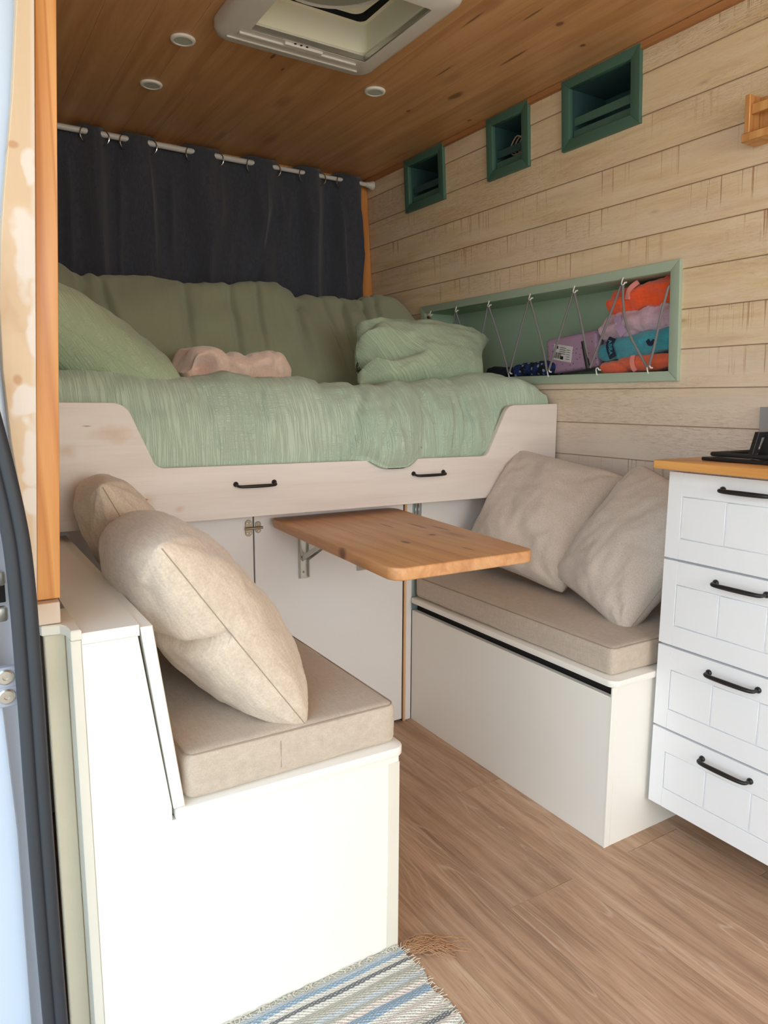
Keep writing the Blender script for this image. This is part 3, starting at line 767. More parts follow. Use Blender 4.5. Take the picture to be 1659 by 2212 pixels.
# duvet
ridge = [(.10, 1.102), (.25, 1.107), (.38, 1.112), (.48, 1.104), (.585, 1.098), (.64, 1.106), (.68, 1.116), (.72, 1.106), (.77, 1.099), (.90, 1.102), (1.0, 1.086), (1.10, 1.086), (1.35, 1.097), (1.44, 1.104), (1.54, 1.128), (1.60, 1.134), (1.66, 1.130), (1.72, 1.112), (1.768, 1.085)]
def duvet_pt(u, s):
    x = .108 + u * (1.766 - .108)
    top = interp(ridge, x)
    bul = math.exp(-((x - 1.125) / .135) ** 2)            # where the cover spills over the board edge
    inside = smooth(.40, .47, x) * (1 - smooth(1.46, 1.53, x))
    fy = 1.7965 - .004 * inside - .046 * smooth(.25, 1, bul)
    zb = .846 + smooth(.30, .58, bul) * (.026 - .026 * smooth(.6, 1, bul))
    prof = [(1.84, zb - .004 + .004 * bul), (fy + .016, zb - .004 + .004 * bul), (fy, zb + .03), (fy + .003, .945), (fy + .018, 1.0), (fy + .052, top - .045), (fy + .098, top - .012), (fy + .165, top),
            (2.10, top - .022), (2.30, 1.062), (2.50, 1.052), (2.52, 1.01)]
    k2 = smooth(1.52, 1.70, x)
    prof[4] = (prof[4][0] - .006 * k2, prof[4][1] + .045 * k2); prof[5] = (prof[5][0] - .02 * k2, prof[5][1] + .022 * k2)
    if x > 1.62:
        k = smooth(1.62, 1.76, x)
        prof = [(y, z - k * .012 if y > 1.9 else z) for y, z in prof]
    n = len(prof) - 1; f = s * n; i = min(int(f), n - 1); tt = f - i
    p = [Vector(prof[max(0, min(n, j))]) for j in (i - 1, i, i + 1, i + 2)]
    q = .5 * (2 * p[1] + (p[2] - p[0]) * tt + (2 * p[0] - 5 * p[1] + 4 * p[2] - p[3]) * tt * tt + (3 * p[1] - p[0] - 3 * p[2] + p[3]) * tt ** 3)
    dq = (p[2] - p[1]).normalized(); nrm = Vector((-dq[1], dq[0]))
    # folds run over the front edge
    w = x + .05 * nz(s * 3.1, x * 2.2) + .03 * (s - .3)
    amp = .25 + .9 * smooth(.95, 1.05, x) * (1 - smooth(1.42, 1.5, x)) + .35 * smooth(.55, .7, x)
    ridged = lambda v: (1 - abs(v)) ** 2
    d = .016 * amp * (ridged(nz(w * 10, s * 1.2, 3.3)) - .4)
    d += .008 * amp * (ridged(nz(w * 23, s * 2.4, 8.1)) - .4)
    d += .007 * fbm((x * 6, s * 6, 1.7), 3)
    for (xc, wd, dep, sl, s0, s1) in ((1.005, .014, .018, .22, .1, .65), (1.10, .014, .012, .20, .18, .6), (1.30, .015, .016, -.08, .12, .6), (1.415, .014, .013, .14, .1, .62), (1.25, .012, .012, .14, .1, .5), (.735, .009, .009, .10, .25, .6), (.93, .009, .008, .1, .3, .65), (.60, .008, .007, -.08, .1, .55)):
        xx = x - xc - sl * (s - .3) - .012 * nz(s * 9, xc * 7)
        d -= 1.15 * dep * math.exp(-(xx / wd) ** 2) * smooth(s0 - .08, s0 + .06, s) * (1 - smooth(s1 - .06, s1 + .1, s))
    edgef = smooth(.12, .26, s) * (1 - smooth(.9, 1, s))
    d *= edgef * (1 - .45 * smooth(.34, .48, s))
    lim = smooth(1.70, 1.764, x)
    d *= (1 - lim * .8)
    yy = q[0] + nrm[0] * d
    wl = 1 - smooth(.26, .40, s); yy = yy * (1 - wl) + wl * min(yy, BY + .028 - .044 * smooth(.25, .95, bul))
    return Vector((x, yy, q[1] + nrm[1] * d))
bm = NB(); sheet(bm, duvet_pt, 340, 150)
solo('duvet', bm, M['duvet'], 'sage muslin duvet spilling over the cut-out of the bed front', 'duvet', sharp=180)

# big rolled bedding standing along the curtain
br = [(.12, 1.50), (.33, 1.492), (.39, 1.482), (.43, 1.462), (.455, 1.444), (.48, 1.458), (.56, 1.456), (.65, 1.462), (.85, 1.466), (.99, 1.482), (1.07, 1.495), (1.15, 1.494), (1.20, 1.478), (1.257, 1.447), (1.30, 1.452), (1.38, 1.456), (1.51, 1.464), (1.57, 1.486), (1.60, 1.493), (1.66, 1.478), (1.70, 1.455), (1.735, 1.41)]
def bolster_pt(u, s):
    x = .115 + u * (1.734 - .115)
    top = interp(br, x)
    k = smooth(1.60, 1.73, x)
    prof = [(2.46, 1.04), (2.36, 1.05), (2.345, 1.09), (2.40, 1.19), (2.50, 1.31), (2.60, top - .055), (2.67, top - .010), (2.73, top - .006), (2.775, top - .05), (2.80, 1.32), (2.808, 1.16), (2.80, 1.04)]
    prof = [(y - k * (.03 if z > 1.25 else 0), z) for y, z in prof]
    n = len(prof) - 1; f = s * n; i = min(int(f), n - 1); tt = f - i
    p = [Vector(prof[max(0, min(n, j))]) for j in (i - 1, i, i + 1, i + 2)]
    q = .5 * (2 * p[1] + (p[2] - p[0]) * tt + (2 * p[0] - 5 * p[1] + 4 * p[2] - p[3]) * tt * tt + (3 * p[1] - p[0] - 3 * p[2] + p[3]) * tt ** 3)
    dq = (p[2] - p[1]).normalized(); nrm = Vector((-dq[1], dq[0]))
    pull = smooth(.25, .55, s)
    w = x - .20 * (s - .5) + .05 * nz(x * 3, s * 3)
    ridged = lambda v: (1 - abs(v)) ** 2
    d = .013 * pull * (ridged(nz(w * 4.5, s * .8, 2.2)) - .45) + .006 * pull * (ridged(nz(w * 14, s * 2, 5)) - .4) + .022 * fbm((x * 2.4, s * 3.2, 4.4), 3)
    for (xc, wd, dep, sl) in ((.505, .013, .030, .10), (.80, .016, .026, -.20), (.97, .014, .028, -.24), (1.08, .012, .020, -.30), (1.235, .016, .032, -.22), (1.345, .010, .018, -.1), (1.44, .012, .030, -.26), (1.53, .010, .022, -.2), (1.585, .010, .026, -.25), (.43, .012, .02, .05)):
        xx = x - xc - sl * (.55 - s) - .015 * nz(s * 7, xc * 9)
        d -= dep * math.exp(-(xx / wd) ** 2) * smooth(.20, .40, s) * (1 - .75 * smooth(.46, .54, s)) * (1 - smooth(.62, .8, s))
    d *= smooth(0, .08, s) * (1 - smooth(.92, 1, s)) * (1 - .8 * smooth(1.68, 1.73, x))
    return Vector((x, q[0] + nrm[0] * d, q[1] + nrm[1] * d))
bm = NB(); sheet(bm, bolster_pt, 300, 120)
solo('rolled_bedding', bm, M['bolster'], 'wide sage green roll of bedding standing along the charcoal curtain', 'bedding', sharp=180)

# ------------------------------------------------------------------ pillows
def pillow_bm(c, e1, e2, a, b, T, seed, q=.42, shrink=.10, wr=1.0, bend=None, N=56, cr=.03):
    c = Vector(c); e1 = Vector(e1).normalized(); e2 = (Vector(e2) - e1 * Vector(e2).dot(e1)).normalized(); n = e1.cross(e2)
    bm = bmesh.new()
    def plan(u, v):
        x = a * u * (1 - shrink * (1 - v * v) * abs(u) ** 3)
        y = b * v * (1 - shrink * (1 - u * u) * abs(v) ** 3)
        return x, y
    def hgt(u, v, s):
        e = max(0, (1 - abs(u) ** 2.4)) * max(0, (1 - abs(v) ** 2.4))
        t = T * e ** q
        cu, cv = abs(u), abs(v)
        # gathers running in from the corners
        dist = math.hypot(1 - cu, 1 - cv); ang = math.atan2(1 - cv, 1 - cu)
        g = math.sin(ang * 11 + seed * 1.7 + (u > 0) * 2.1 + (v > 0) * 1.3) * math.exp(-dist * 3.4)
        t += wr * .0075 * g * min(1, e * 6)
        t += wr * .010 * fbm((u * 1.9 + seed, v * 1.9, s * 2.7 + seed), 3) * min(1, e * 4)
        return t
    def place(u, v, s):
        x, y = plan(u, v); kc = 1 - cr * (abs(u * v)) ** 5; x *= kc; y *= kc; h = hgt(u, v, s) * s if s else 0
        if bend: x, y, h = bend(x / a, y / b, x, y, h)
        return c + e1 * x + e2 * y + n * h
    k = lambda i: math.sin((-1 + 2 * i / N) * PI / 2) * .55 + (-1 + 2 * i / N) * .45
    front, back = {}, {}
    for i in range(N + 1):
        for j in range(N + 1):
            u, v = k(i), k(j)
            if i in (0, N) or j in (0, N):
                front[i, j] = back[i, j] = bm.verts.new(place(u, v, 0))
            else:
                front[i, j] = bm.verts.new(place(u, v, 1)); back[i, j] = bm.verts.new(place(u, v, -1))
    for g, fl in ((front, False), (back, True)):
        for i in range(N):
            for j in range(N):
                f = (g[i, j], g[i + 1, j], g[i + 1, j + 1], g[i, j + 1])
                bm.faces.new(f[::-1] if fl else f)
    rim = [(k(i), -1) for i in range(N)] + [(1, k(i)) for i in range(N)] + [(-k(i), 1) for i in range(N)] + [(-1, -k(i)) for i in range(N)]
    return bm, [place(u, v, 0) for u, v in rim]

def pillow(name, mat, label, group, c, e1, e2, a, b, T, seed, seam=None, side=False, **kw):
    bm, rim = pillow_bm(c, e1, e2, a, b, T, seed, **kw)
    t = solo(name, bm, mat, label, 'pillow', group, 180)
    bm = NB(); nr = len(rim) // 4
    if side: tube(bm, rim[2:2 * nr - 2], .0009, 6)
    else: tube(bm, rim, .0009, 6, True)
    part('seam', bm, seam or M['seam'], t)
    return t

def ear(u, v, x, y, h):
    k = smooth(-.25, -1.0, u) if False else max(0, min(1, (-u - .2) / .8)) ** 2
    x *= 1 - k * (.20 * smooth(.2, 1, v) + .03 * smooth(.3, 1, -v))
    if h < 0: h = h * .86 + .030 * math.exp(-((u + .05 + .25 * (v + 1)) / .06) ** 2) * max(0, min(1, (-v - .1) / .6))
    return x, y, h
# left bench: two oatmeal cushions
pillow('throw_pillow', M['pillow_b'], 'oatmeal cushion nearest the door, tipped onto the seat from the slanted backrest', 'throw pillows on the benches',
       (.378, 1.272, .660), (.232, .0, -.335), (-.02, 1, 0), .214, .222, .104, 3, q=.42, shrink=.06, bend=ear, side=True)
pillow('throw_pillow', M['pillow_b'], 'oatmeal cushion tucked behind the front one, under the slope of the bed front', 'throw pillows on the benches',
       (.362, 1.64, .690), (.190, .0, -.380), (0, 1, .0), .215, .135, .085, 8, q=.44, shrink=.07, bend=ear, side=True)
# right bench: two greige cushions
pillow('throw_pillow', M['pillow_r'], 'square greige cushion leaning on the board wall next to the bed front', 'throw pillows on the benches',
       (1.556, 1.607, .690), (.06, -.345, -.05), (-.20, -.02, -.30), .202, .204, .088, 5, q=.46, shrink=.055, cr=.05, wr=1.2)
pillow('throw_pillow', M['pillow_r'], 'greige cushion wedged between the other one and the drawer unit', 'throw pillows on the benches',
       (1.553, 1.252, .664), (-.06, -.28, -.07), (.18, -.07, .30), .172, .205, .086, 11, q=.46, shrink=.055, cr=.06, wr=1.2)
# bed pillows
pillow('bed_pillow', M['pillow_g'], 'large sage pillow slumped against the orange post side of the bed', 'sage bed pillows',
       (.332, 2.13, 1.188), (.44, -.02, -.27), (0, 1, .05), .31, .25, .115, 21, seam=M['pillow_g'], q=.5, shrink=.08)
def dimple(u, v, x, y, h):
    g = math.exp(-((u + .55) / .26) ** 2 - ((v + .25) / .30) ** 2)
    g2 = math.exp(-((u + .93) / .18) ** 2)
    fold = math.exp(-((v + .28 + .25 * (u + .5)) / .12) ** 2) * (1 - smooth(-.35, -.1, u))
    if h > 0: h -= .075 * g + .035 * fold
    y -= .06 * smooth(.5, 1., -u) * max(0, v); y -= .022 * smooth(.3, 1, u) * max(0, v)
    y += .03 * g2 * math.sin(v * 7 + 1); h += .02 * g2 * math.sin(v * 9)
    x += .075 * v * smooth(-.1, 1.0, u) + .05 * smooth(.2, 1., v) * smooth(-.5, -1., u) if False else .075 * v * smooth(-.1, 1.0, u) + .06 * max(0, v) * max(0, min(1, (-u - .5) * 2))
    return x, y, h
b_r = .19
pillow('bed_pillow', M['pillow_g2'], 'dented sage pillow lying before the long niche with its corner pointing out', 'sage bed pillows',
       (1.445, 2.095, 1.186), (1, -.05, -.03), (0, .62, .66), .285, .150, .105, 33, seam=M['pillow_g2'], q=.48, shrink=.14, wr=1.4, bend=dimple)

# pink fleece blanket crumpled on the duvet
bm = NB()
def pink_disp(p, n_):
    f = fbm((p.x * 9, p.y * 9, p.z * 9), 3)
    w = math.sin(p.x * 42 + 3 * nz(p.z * 14, p.y * 9)) * .004
    d = .014 * f + w
    lx = (p.x - .61) / .34
    hol = math.exp(-((p.x - .672) / .028) ** 2 - ((p.z - 1.118) / .026) ** 2) if n_.y < .2 else 0
    crs = .010 * math.exp(-((p.x - .735 - .2 * (p.z - 1.1)) / .010) ** 2) + .008 * math.exp(-((p.x - .83 + .25 * (p.z - 1.1)) / .012) ** 2) + .009 * math.exp(-((p.x - .885 - .1 * (p.z - 1.1)) / .010) ** 2)
    q = p + n_ * (d - crs) + Vector((0, .095 * hol, 0))
    q.z += .018 * math.exp(-((p.x - .70) / .05) ** 2) + .012 * math.exp(-((p.x - .90) / .05) ** 2) - .010 * math.exp(-((p.x - .80) / .06) ** 2) * smooth(1.12, 1.17, p.z) - .05 * smooth(.66, .60, p.x) * smooth(1.1, 1.17, p.z)
    q.x += .03 * smooth(1.16, 1.07, p.z) * smooth(.88, .95, p.x)
    return q
rbox(bm, (.618, 2.06, 1.048), (.938, 2.27, 1.178), .045, 60, pink_disp)
solo('blanket', bm, M['pink'], 'pale pink fleece blanket crumpled on the sage duvet', 'blanket', sharp=180)

# ================================================================== CURTAIN AND ROD
t = thing('curtain_rod', 'thin white tension rod under the ceiling in front of the rear doors', 'curtain rod', (.95, 2.87, 1.95))
bm = NB(); tube(bm, [(.135, 2.87, 1.975), (1.20, 2.87, 1.9685)], .0105, 16); part('rod', bm, M['rod'], t)
bm = NB(); tube(bm, [(1.20, 2.87, 1.9685), (1.676, 2.87, 1.967)], .0085, 16); part('inner_rod', bm, M['rod'], t)
bm = NB(); lathe(bm, [(.0005, 0), (.011, 0), (.012, .012), (.019, .03), (.019, .035), (.0005, .035)], (1.676, 2.87, 1.967), (1, 0, -.01), 20); part('end_cap', bm, M['rod'], t)
bm = NB(); lathe(bm, [(.0005, 0), (.011, 0), (.012, .012), (.019, .02), (.0005, .02)], (.155, 2.87, 1.9755), (-1, 0, 0), 20); part('end_cap', bm, M['rod'], t)
cb = [.115, .20, .30, .36, .527, .588, .661, .756, .901, 1.010, 1.142, 1.249, 1.369, 1.454, 1.544, 1.651]
def cphase(x):
    for k in range(len(cb) - 1):
        if x <= cb[k + 1]: return k + (x - cb[k]) / (cb[k + 1] - cb[k])
    return len(cb) - 1
def curtain_pt(u, s):
    x = .118 + u * (1.653 - .118); z = 1.996 - s * 1.02
    ph = cphase(x)      # odd spans hang in front of the rod
    wv = math.sin(PI * ph)
    a_ = .028 * (1 - .25 * smooth(.05, .5, s))
    y = 2.872 - a_ * (-wv if int(0) else wv) * 1.0
    fold = (1 - abs(nz(x * 11 + .4 * s * nz(x * 3, 2), s * .9, 9.1))) ** 4
    y -= .050 * smooth(.03, .25, s) * (fold - .30)
    xc = 1.20 - .14 * s                       # the diagonal crease
    y += .030 * math.exp(-((x - 1.30 + .30 * s) / .022) ** 2) * smooth(.12, .3, s)
    z -= (.010 * abs(wv) + .004 * nz(x * 9)) * (1 - smooth(0, .1, s))
    return Vector((x + .006 * nz(s * 4, x * 5) * s, min(y, 2.918), z))
bm = NB(); sheet(bm, curtain_pt, 300, 60)
bmesh.ops.solidify(bm, geom=bm.faces[:], thickness=.0015)
ct = solo('curtain', bm, M['curtain'], 'charcoal eyelet curtain drawn across the rear doors', 'curtain', sharp=180)
for k in range(1, len(cb) - 1):
    x = cb[k]
    tilt = .85 * (1 if k % 2 else -1)
    ax = Vector((math.cos(tilt) , math.sin(tilt), 0)); u_ = Vector((0, 0, 1)); w_ = ax.cross(u_)
    cz = 1.9725 - .006 * (x - .4)
    bm = NB(); tube(bm, [Vector((x, 2.872, cz - .012)) + (u_ * math.cos(q * PI / 12) + w_ * math.sin(q * PI / 12)) * .0245 for q in range(24)], .0024, 8, True)
    part('eyelet', bm, M['chrome'], ct)

# ================================================================== ROOF VENT
t = thing('roof_vent', 'white roof vent with a rounded frame and deep cream liner in the pine ceiling', 'roof vent', (.92, 1.72, 1.965))
def rr(x0, x1, y0, y1, r): return roundpoly([(x0, y0), (x1, y0), (x1, y1), (x0, y1)], r, 6)
def loops(bm, lst):
    R = [[bm.verts.new((x, y, z)) for x, y in pts] for pts, z in lst]
    n = len(R[0])
    for a, b in zip(R, R[1:]):
        for i in range(n): bm.faces.new((a[i], a[(i + 1) % n], b[(i + 1) % n], b[i]))
OX0, OX1, OY0, OY1 = .684, 1.152, 1.478, 1.985
IX0, IX1, IY0, IY1 = .757, 1.091, 1.555, 1.877
bm = NB()
loops(bm, [(rr(OX0, OX1, OY0, OY1, .05), 2.004), (rr(OX0, OX1, OY0, OY1, .05), 1.986), (rr(OX0 + .006, OX1 - .006, OY0 + .006, OY1 - .006, .046), 1.974), (rr(OX0 + .02, OX1 - .02, OY0 + .02, OY1 - .02, .036), 1.9675),
           (rr(IX0, IX1, IY0, IY1, .006), 1.966), (rr(IX0, IX1, IY0, IY1, .006), 1.985)])
part('frame', bm, M['plastic'], t, sharp=50)
bm = NB()
loops(bm, [(rr(IX0 - .004, IX1 + .004, IY0 - .004, IY1 + .004, .02), 1.982), (rr(IX0 + .004, IX1 - .004, IY0 + .004, IY1 - .004, .02), 1.986), (rr(IX0 + .004, IX1 - .004, IY0 + .004, IY1 - .004, .02), 2.055), (rr(IX0 + .012, IX1 - .012, IY0 + .012, IY1 - .012, .02), 2.058)])
part('liner', bm, M['cream_plastic'], t)
bm = NB(); loops(bm, [(rr(IX0 + .008, IX1 - .008, IY0 + .008, IY1 - .008, .02), 2.0582), (rr(IX0 + .010, IX1 - .010, IY0 + .010, IY1 - .010, .02), 2.066), (rr(IX0 + .01, IX1 - .01, IY0 + .01, IY1 - .01, .02), 2.085), (rr(IX0 + .1, IX1 - .1, IY0 + .1, IY1 - .1, .02), 2.09)])
part('gasket', bm, M['dark'], t)
bm = NB()
for a in range(1):
    pts = roundpoly([(.772, 1.53), (1.078, 1.565), (1.058, 1.850), (.770, 1.862)], .03, 6)
    prism(bm, pts, 'z', 2.064, 2.074, .002)
part('fan_plate', bm, M['cream_plastic'], t)
bm = NB(); lathe(bm, [(.0005, 2.054), (.135, 2.054), (.146, 2.058), (.149, 2.0635), (.0005, 2.0635)], (.90, 1.70, 0), (0, 0, 1), 48); part('fan_cover', bm, M['grey_disc'], t)
bm = NB(); tube(bm, [(0.90 + .156 * math.cos(q * PI / 24), 1.70 + .156 * math.sin(q * PI / 24), 2.060) for q in range(48)], .005, 8, True); part('fan_ring', bm, M['plastic'], t)
bm = NB(); box(bm, .735, 1.075, 1.897, 1.905, 1.9615, 1.967, .001); box(bm, .715, 1.10, 1.935, 1.94, 1.9635, 1.968, .001); part('blind_rail', bm, M['plastic'], t)
bm = NB(); box(bm, .855, .965, 1.884, 1.8935, 1.960, 1.967, .0015, 2); part('blind_handle', bm, M['plastic'], t)
bm = NB(); box(bm, IX1 - .0045, IX1 - .001, IY0, IY1, 1.9665, 1.980, .0005); box(bm, IX0, IX1, IY1 - .0045, IY1 - .001, 1.9665, 1.980, .0005); part('blind_track', bm, M['steel'], t)
for xx in (.883, .900, .917):
    bm = NB(); lathe(bm, [(.0003, 0), (.0035, 0), (.0035, .0015), (.0003, .0015)], (xx, IY1 + .0045, 1.9662), (0, 0, -1), 12); part('screw_hole', bm, M['ink'], t)

# ================================================================== CEILING LIGHTS
def light_thing(x, y, label):
    t = thing('ceiling_light', label, 'ceiling light', (x, y, CEIL - .01), 'recessed ceiling spots')
    bm = NB(); lathe(bm, [(.0242, 0), (.0335, 0), (.0335, -.0025), (.0315, -.0055), (.0275, -.0065), (.0248, -.0065), (.0242, -.002)], (x, y, CEIL - .0003), (0, 0, 1), 36)
    part('trim_ring', bm, M['lightring'], t)
    bm = NB(); lathe(bm, [(.0005, -.0052), (.0235, -.0050), (.0240, -.002), (.0240, -.0006), (.0005, -.0006)], (x, y, CEIL - .0003), (0, 0, 1), 32)
    part('lens', bm, M['lens'], t)
light_thing(.651, 2.10, 'small round ceiling spot left of the roof vent')
light_thing(.650, 2.433, 'small round ceiling spot nearest the charcoal curtain')
light_thing(1.261, 2.105, 'small round ceiling spot between the roof vent and the board wall')

# ================================================================== NICHES IN THE BOARD WALL
def niche(name, label, yo0, yo1, zo0, zo1, fw, depth, fmat, imat, group=None, fwy=None):
    fwy = fwy or fw
    t = thing(name, label, 'wall niche', (wx(zo0), (yo0 + yo1) / 2, zo0), group)
    yi0, yi1, zi0, zi1 = yo0 + fwy, yo1 - fwy, zo0 + fw, zo1 - fw
    bm = NB()
    for pts in ([(yo0, zo0), (yo1, zo0), (yi1, zi0), (yi0, zi0)], [(yo0, zo1), (yo1, zo1), (yi1, zi1), (yi0, zi1)],
                [(yo0, zo0), (yi0, zi0), (yi0, zi1), (yo0, zo1)], [(yo1, zo0), (yi1, zi0), (yi1, zi1), (yo1, zo1)]):
        prism(bm, pts, 'x', -.012, .006, .0014, 2)
    part('frame', shear(bm), fmat, t)
    bm = NB(); w = .008
    d0 = .0065
    box(bm, d0, depth, yi0 - w, yi0, zi0 - w, zi1 + w, 0); box(bm, d0, depth, yi1, yi1 + w, zi0 - w, zi1 + w, 0)
    box(bm, d0, depth, yi0, yi1, zi0 - w, zi0, 0); box(bm, d0, depth, yi0, yi1, zi1, zi1 + w, 0)
    box(bm, depth, depth + w, yi0 - w, yi1 + w, zi0 - w, zi1 + w, 0)
    part('recess', shear(bm), imat, t)
    return t, (yi0, yi1, zi0, zi1)

long_n, (ny0, ny1, nz0, nz1) = niche('wall_niche', 'long sage green niche with a zigzag cord above the bed', 1.303, 2.536, 1.097, 1.4205, .0275, .135, M['sage_paint'], M['sage_inside'], None, .030)
TOPH = [2.456, 2.287, 2.093, 1.879, 1.679, 1.490]; BOTH = [2.372, 2.188, 1.989, 1.795, 1.585, 1.395]
def hook_bm(y, z, sgn):
    pts = [(0, 0, .016), (0, -.003, .009), (-.001, -.004, .003), (-.004, -.002, -.003), (-.005, .003, -.006), (-.005, .008, -.004), (-.004, .010, .001)]
    bm = NB(); base = Vector((wx(z) - .016, y, z))
    tube(bm, catmull([base + Vector((p[0], -p[1], p[2] * sgn)) for p in pts], 4), .0021, 8)
    lathe(bm, [(.0003, 0), (.0026, 0), (.0026, .002), (.0003, .002)], base + Vector((0, -.012, 0)), (-1, 0, 0), 10)
    return bm
for y in TOPH: part('hook', hook_bm(y, 1.381, 1), M['hook'], long_n)
for y in BOTH: part('hook', hook_bm(y, 1.135, -1), M['hook'], long_n)
# zigzag elastic cord
def on_frame(y, z, off=-.020): return Vector((wx(z) + off, y, z))
path = []
for i in range(6):
    path.append(on_frame(TOPH[i], 1.377)); path.append(on_frame(BOTH[i], 1.138))
pts = [on_frame(2.462, 1.372)]
for i in range(6):
    a = path[2 * i]; b = path[2 * i + 1]
    yy = a.y
    pts += [on_frame(yy + .0035, 1.3735), on_frame(yy - .0035, 1.3735)]
    if i == 4: b = on_frame(1.615, 1.142)
    sag = -.030 if i == 5 else 0.004
    seg = []
    for k in range(1, 6):
        f = k / 6; p = pts[-1].lerp(b, f); p.y += -sag * math.sin(PI * f) * (-1 if i == 5 else 1) * (1 if i != 5 else -1) ; seg.append(p)
    pts += seg
    pts += [on_frame(b.y + .0035, b.z + .001), on_frame(b.y - .0035, b.z + .001)]
    if i < 5:
        a2 = path[2 * i + 2]; st = pts[-1].copy()
        for k in range(1, 5): pts.append(st.lerp(on_frame(a2.y + .004, 1.373), k / 5))
pts += [on_frame(1.375, 1.19), on_frame(1.354, 1.28), on_frame(1.3385, 1.35, -.012), on_frame(1.3345, 1.368, .004)]
t = thing('elastic_cord', 'grey elastic cord strung in a zigzag across the long sage niche', 'cord', (wx(1.13) - .02, 1.9, 1.13))
bm = NB(); tube(bm, pts, .0036, 8); part('cord', bm, M['cord'], t)
bm = NB(); tube(bm, [on_frame(1.6395, 1.225, -.021), on_frame(1.628, 1.18, -.021), on_frame(1.6175, 1.140, -.021)], [.0062, .0072, .0075], 12); part('sleeve', bm, M['black'], t)
bm = NB(); tube(bm, [on_frame(2.468, 1.376, -.021), on_frame(2.463, 1.358, -.021)], .0055, 10); part('sleeve', bm, M['black'], t)

# clothes folded in the right end of the niche
def cloth(name, mat, label, lo, hi, r, seed, amp=.006, fold=.0, tilt=0., taper=0., cat='clothing', group='folded clothes in the long niche'):
    def disp(p, n_):
        fy = (p.y - lo[1]) / (hi[1] - lo[1]); fz = (p.z - lo[2]) / (hi[2] - lo[2])
        q = p + n_ * (amp * fbm((p.y * 15 + seed, p.z * 20, p.x * 12), 4))
        if fold: q += Vector((fold * math.sin(fz * 9 + 2.2 * nz(p.y * 8 + seed, p.x * 6)), 0, 0)) * max(0, -n_.x)
        q += n_ * (-.006 * math.exp(-((nz(p.y * 8 + seed * 2, p.z * 8)) / .10) ** 2))
        q.z += tilt * (fy - .5) - .6 * taper * fz * smooth(.6, 1, fy)
        return q
    bm = NB(); rbox(bm, lo, hi, r, 52, disp); shear(bm)
    return solo(name, bm, mat, label, cat, group, 180)
zl = nz0 + .0015
c1 = cloth('folded_cloth', M['coral_cloth'], 'coral folded garment at the bottom of the clothes stack in the niche', (.022, 1.345, zl + .003), (.12, 1.618, zl + .050), .018, 3, .003, .003, -.012, .018)
c2 = cloth('folded_cloth', M['teal_cloth'], 'turquoise rolled garment with dark lettering in the clothes stack', (.018, 1.348, zl + .045), (.12, 1.632, zl + .122), .034, 11, .005, .003, -.028, .02)
c3 = cloth('folded_cloth', M['lilac_cloth'], 'pale lilac folded garment in the middle of the clothes stack', (.018, 1.346, zl + .108), (.12, 1.625, zl + .188), .030, 27, .008, .005, -.020, .026)
c4 = cloth('folded_cloth', M['orange_cloth'], 'bright orange garment on top of the clothes stack in the niche', (.018, 1.347, zl + .182), (.12, 1.600, zl + .262), .036, 40, .006, .006, -.022, .0)
def strap(parent, mat, pts, w, name='strap'):
    bm = NB()
    V = catmull(pts, 6); L_ = []
    for i, p in enumerate(V):
        d = (V[min(i + 1, len(V) - 1)] - V[max(i - 1, 0)]).normalized(); s = d.cross(Vector((1, 0, 0))).normalized() * w / 2
        L_.append((p - s, p + s))
    top = [(bm.verts.new(a), bm.verts.new(b)) for a, b in L_]; bot = [(bm.verts.new(a + Vector((.004, 0, 0))), bm.verts.new(b + Vector((.004, 0, 0)))) for a, b in L_]
    for i in range(len(V) - 1):
        a, b, c, d = top[i], top[i + 1], bot[i], bot[i + 1]
        for q in ((a[0], a[1], b[1], b[0]), (c[0], d[0], d[1], c[1]), (a[0], b[0], d[0], c[0]), (a[1], c[1], d[1], b[1])): bm.faces.new(q)
    return part(name, bm, mat, parent)
def fr(y, z, o): return Vector((wx(z) + o, y, z))
strap(c1, M['pink_strap'], [fr(1.482, 1.176, .020), fr(1.480, 1.158, .013), fr(1.475, 1.140, .013), fr(1.470, 1.130, .017)], .014)
strap(c3, M['lilac_strap'], [fr(1.540, 1.292, .016), fr(1.525, 1.262, .010), fr(1.510, 1.238, .012)], .026)
strap(c4, M['pink_strap'], [fr(1.470, 1.385, .024), fr(1.492, 1.366, .013), fr(1.497, 1.338, .010)], .015)
# lettering band and mark on the turquoise garment
strap(c2, M['navy'], [fr(1.556, 1.232, .016), fr(1.562, 1.208, .0085), fr(1.549, 1.172, .010)], .024, 'band')
def text_mesh(name, body, size, mat, parent, loc, rot, sx=1.0):
    cu = bpy.data.curves.new(name, 'FONT'); cu.body = body; cu.size = size; cu.extrude = .0004; cu.align_x = 'CENTER'; cu.align_y = 'CENTER'
    o = bpy.data.objects.new(name + '_tmp', cu); me = bpy.data.meshes.new_from_object(o)
    bpy.data.objects.remove(o); bpy.data.curves.remove(cu)
    me.transform(Matrix.Translation(Vector(loc) - base_of(parent)) @ rot @ Matrix.Diagonal((sx, 1, 1, 1)))
    me.materials.clear(); me.materials.append(mat)
    q = bpy.data.objects.new(name, me); COL.objects.link(q); q.parent = parent; return q
# text faces -x (towards the aisle): local x -> -y, local y -> z
FACE = Matrix(((0, 0, -1, 0), (-1, 0, 0, 0), (0, 1, 0, 0), (0, 0, 0, 1)))
text_mesh('lettering', 'ABBA', .019, M['teal_cloth'], c2, fr(1.556, 1.203, .0072), FACE @ Matrix.Rotation(math.radians(-82), 4, 'Z'))
strap(c2, M['navy'], [fr(1.425, 1.216, .012), fr(1.414, 1.204, .010), fr(1.400, 1.214, .011)], .010, 'mark')

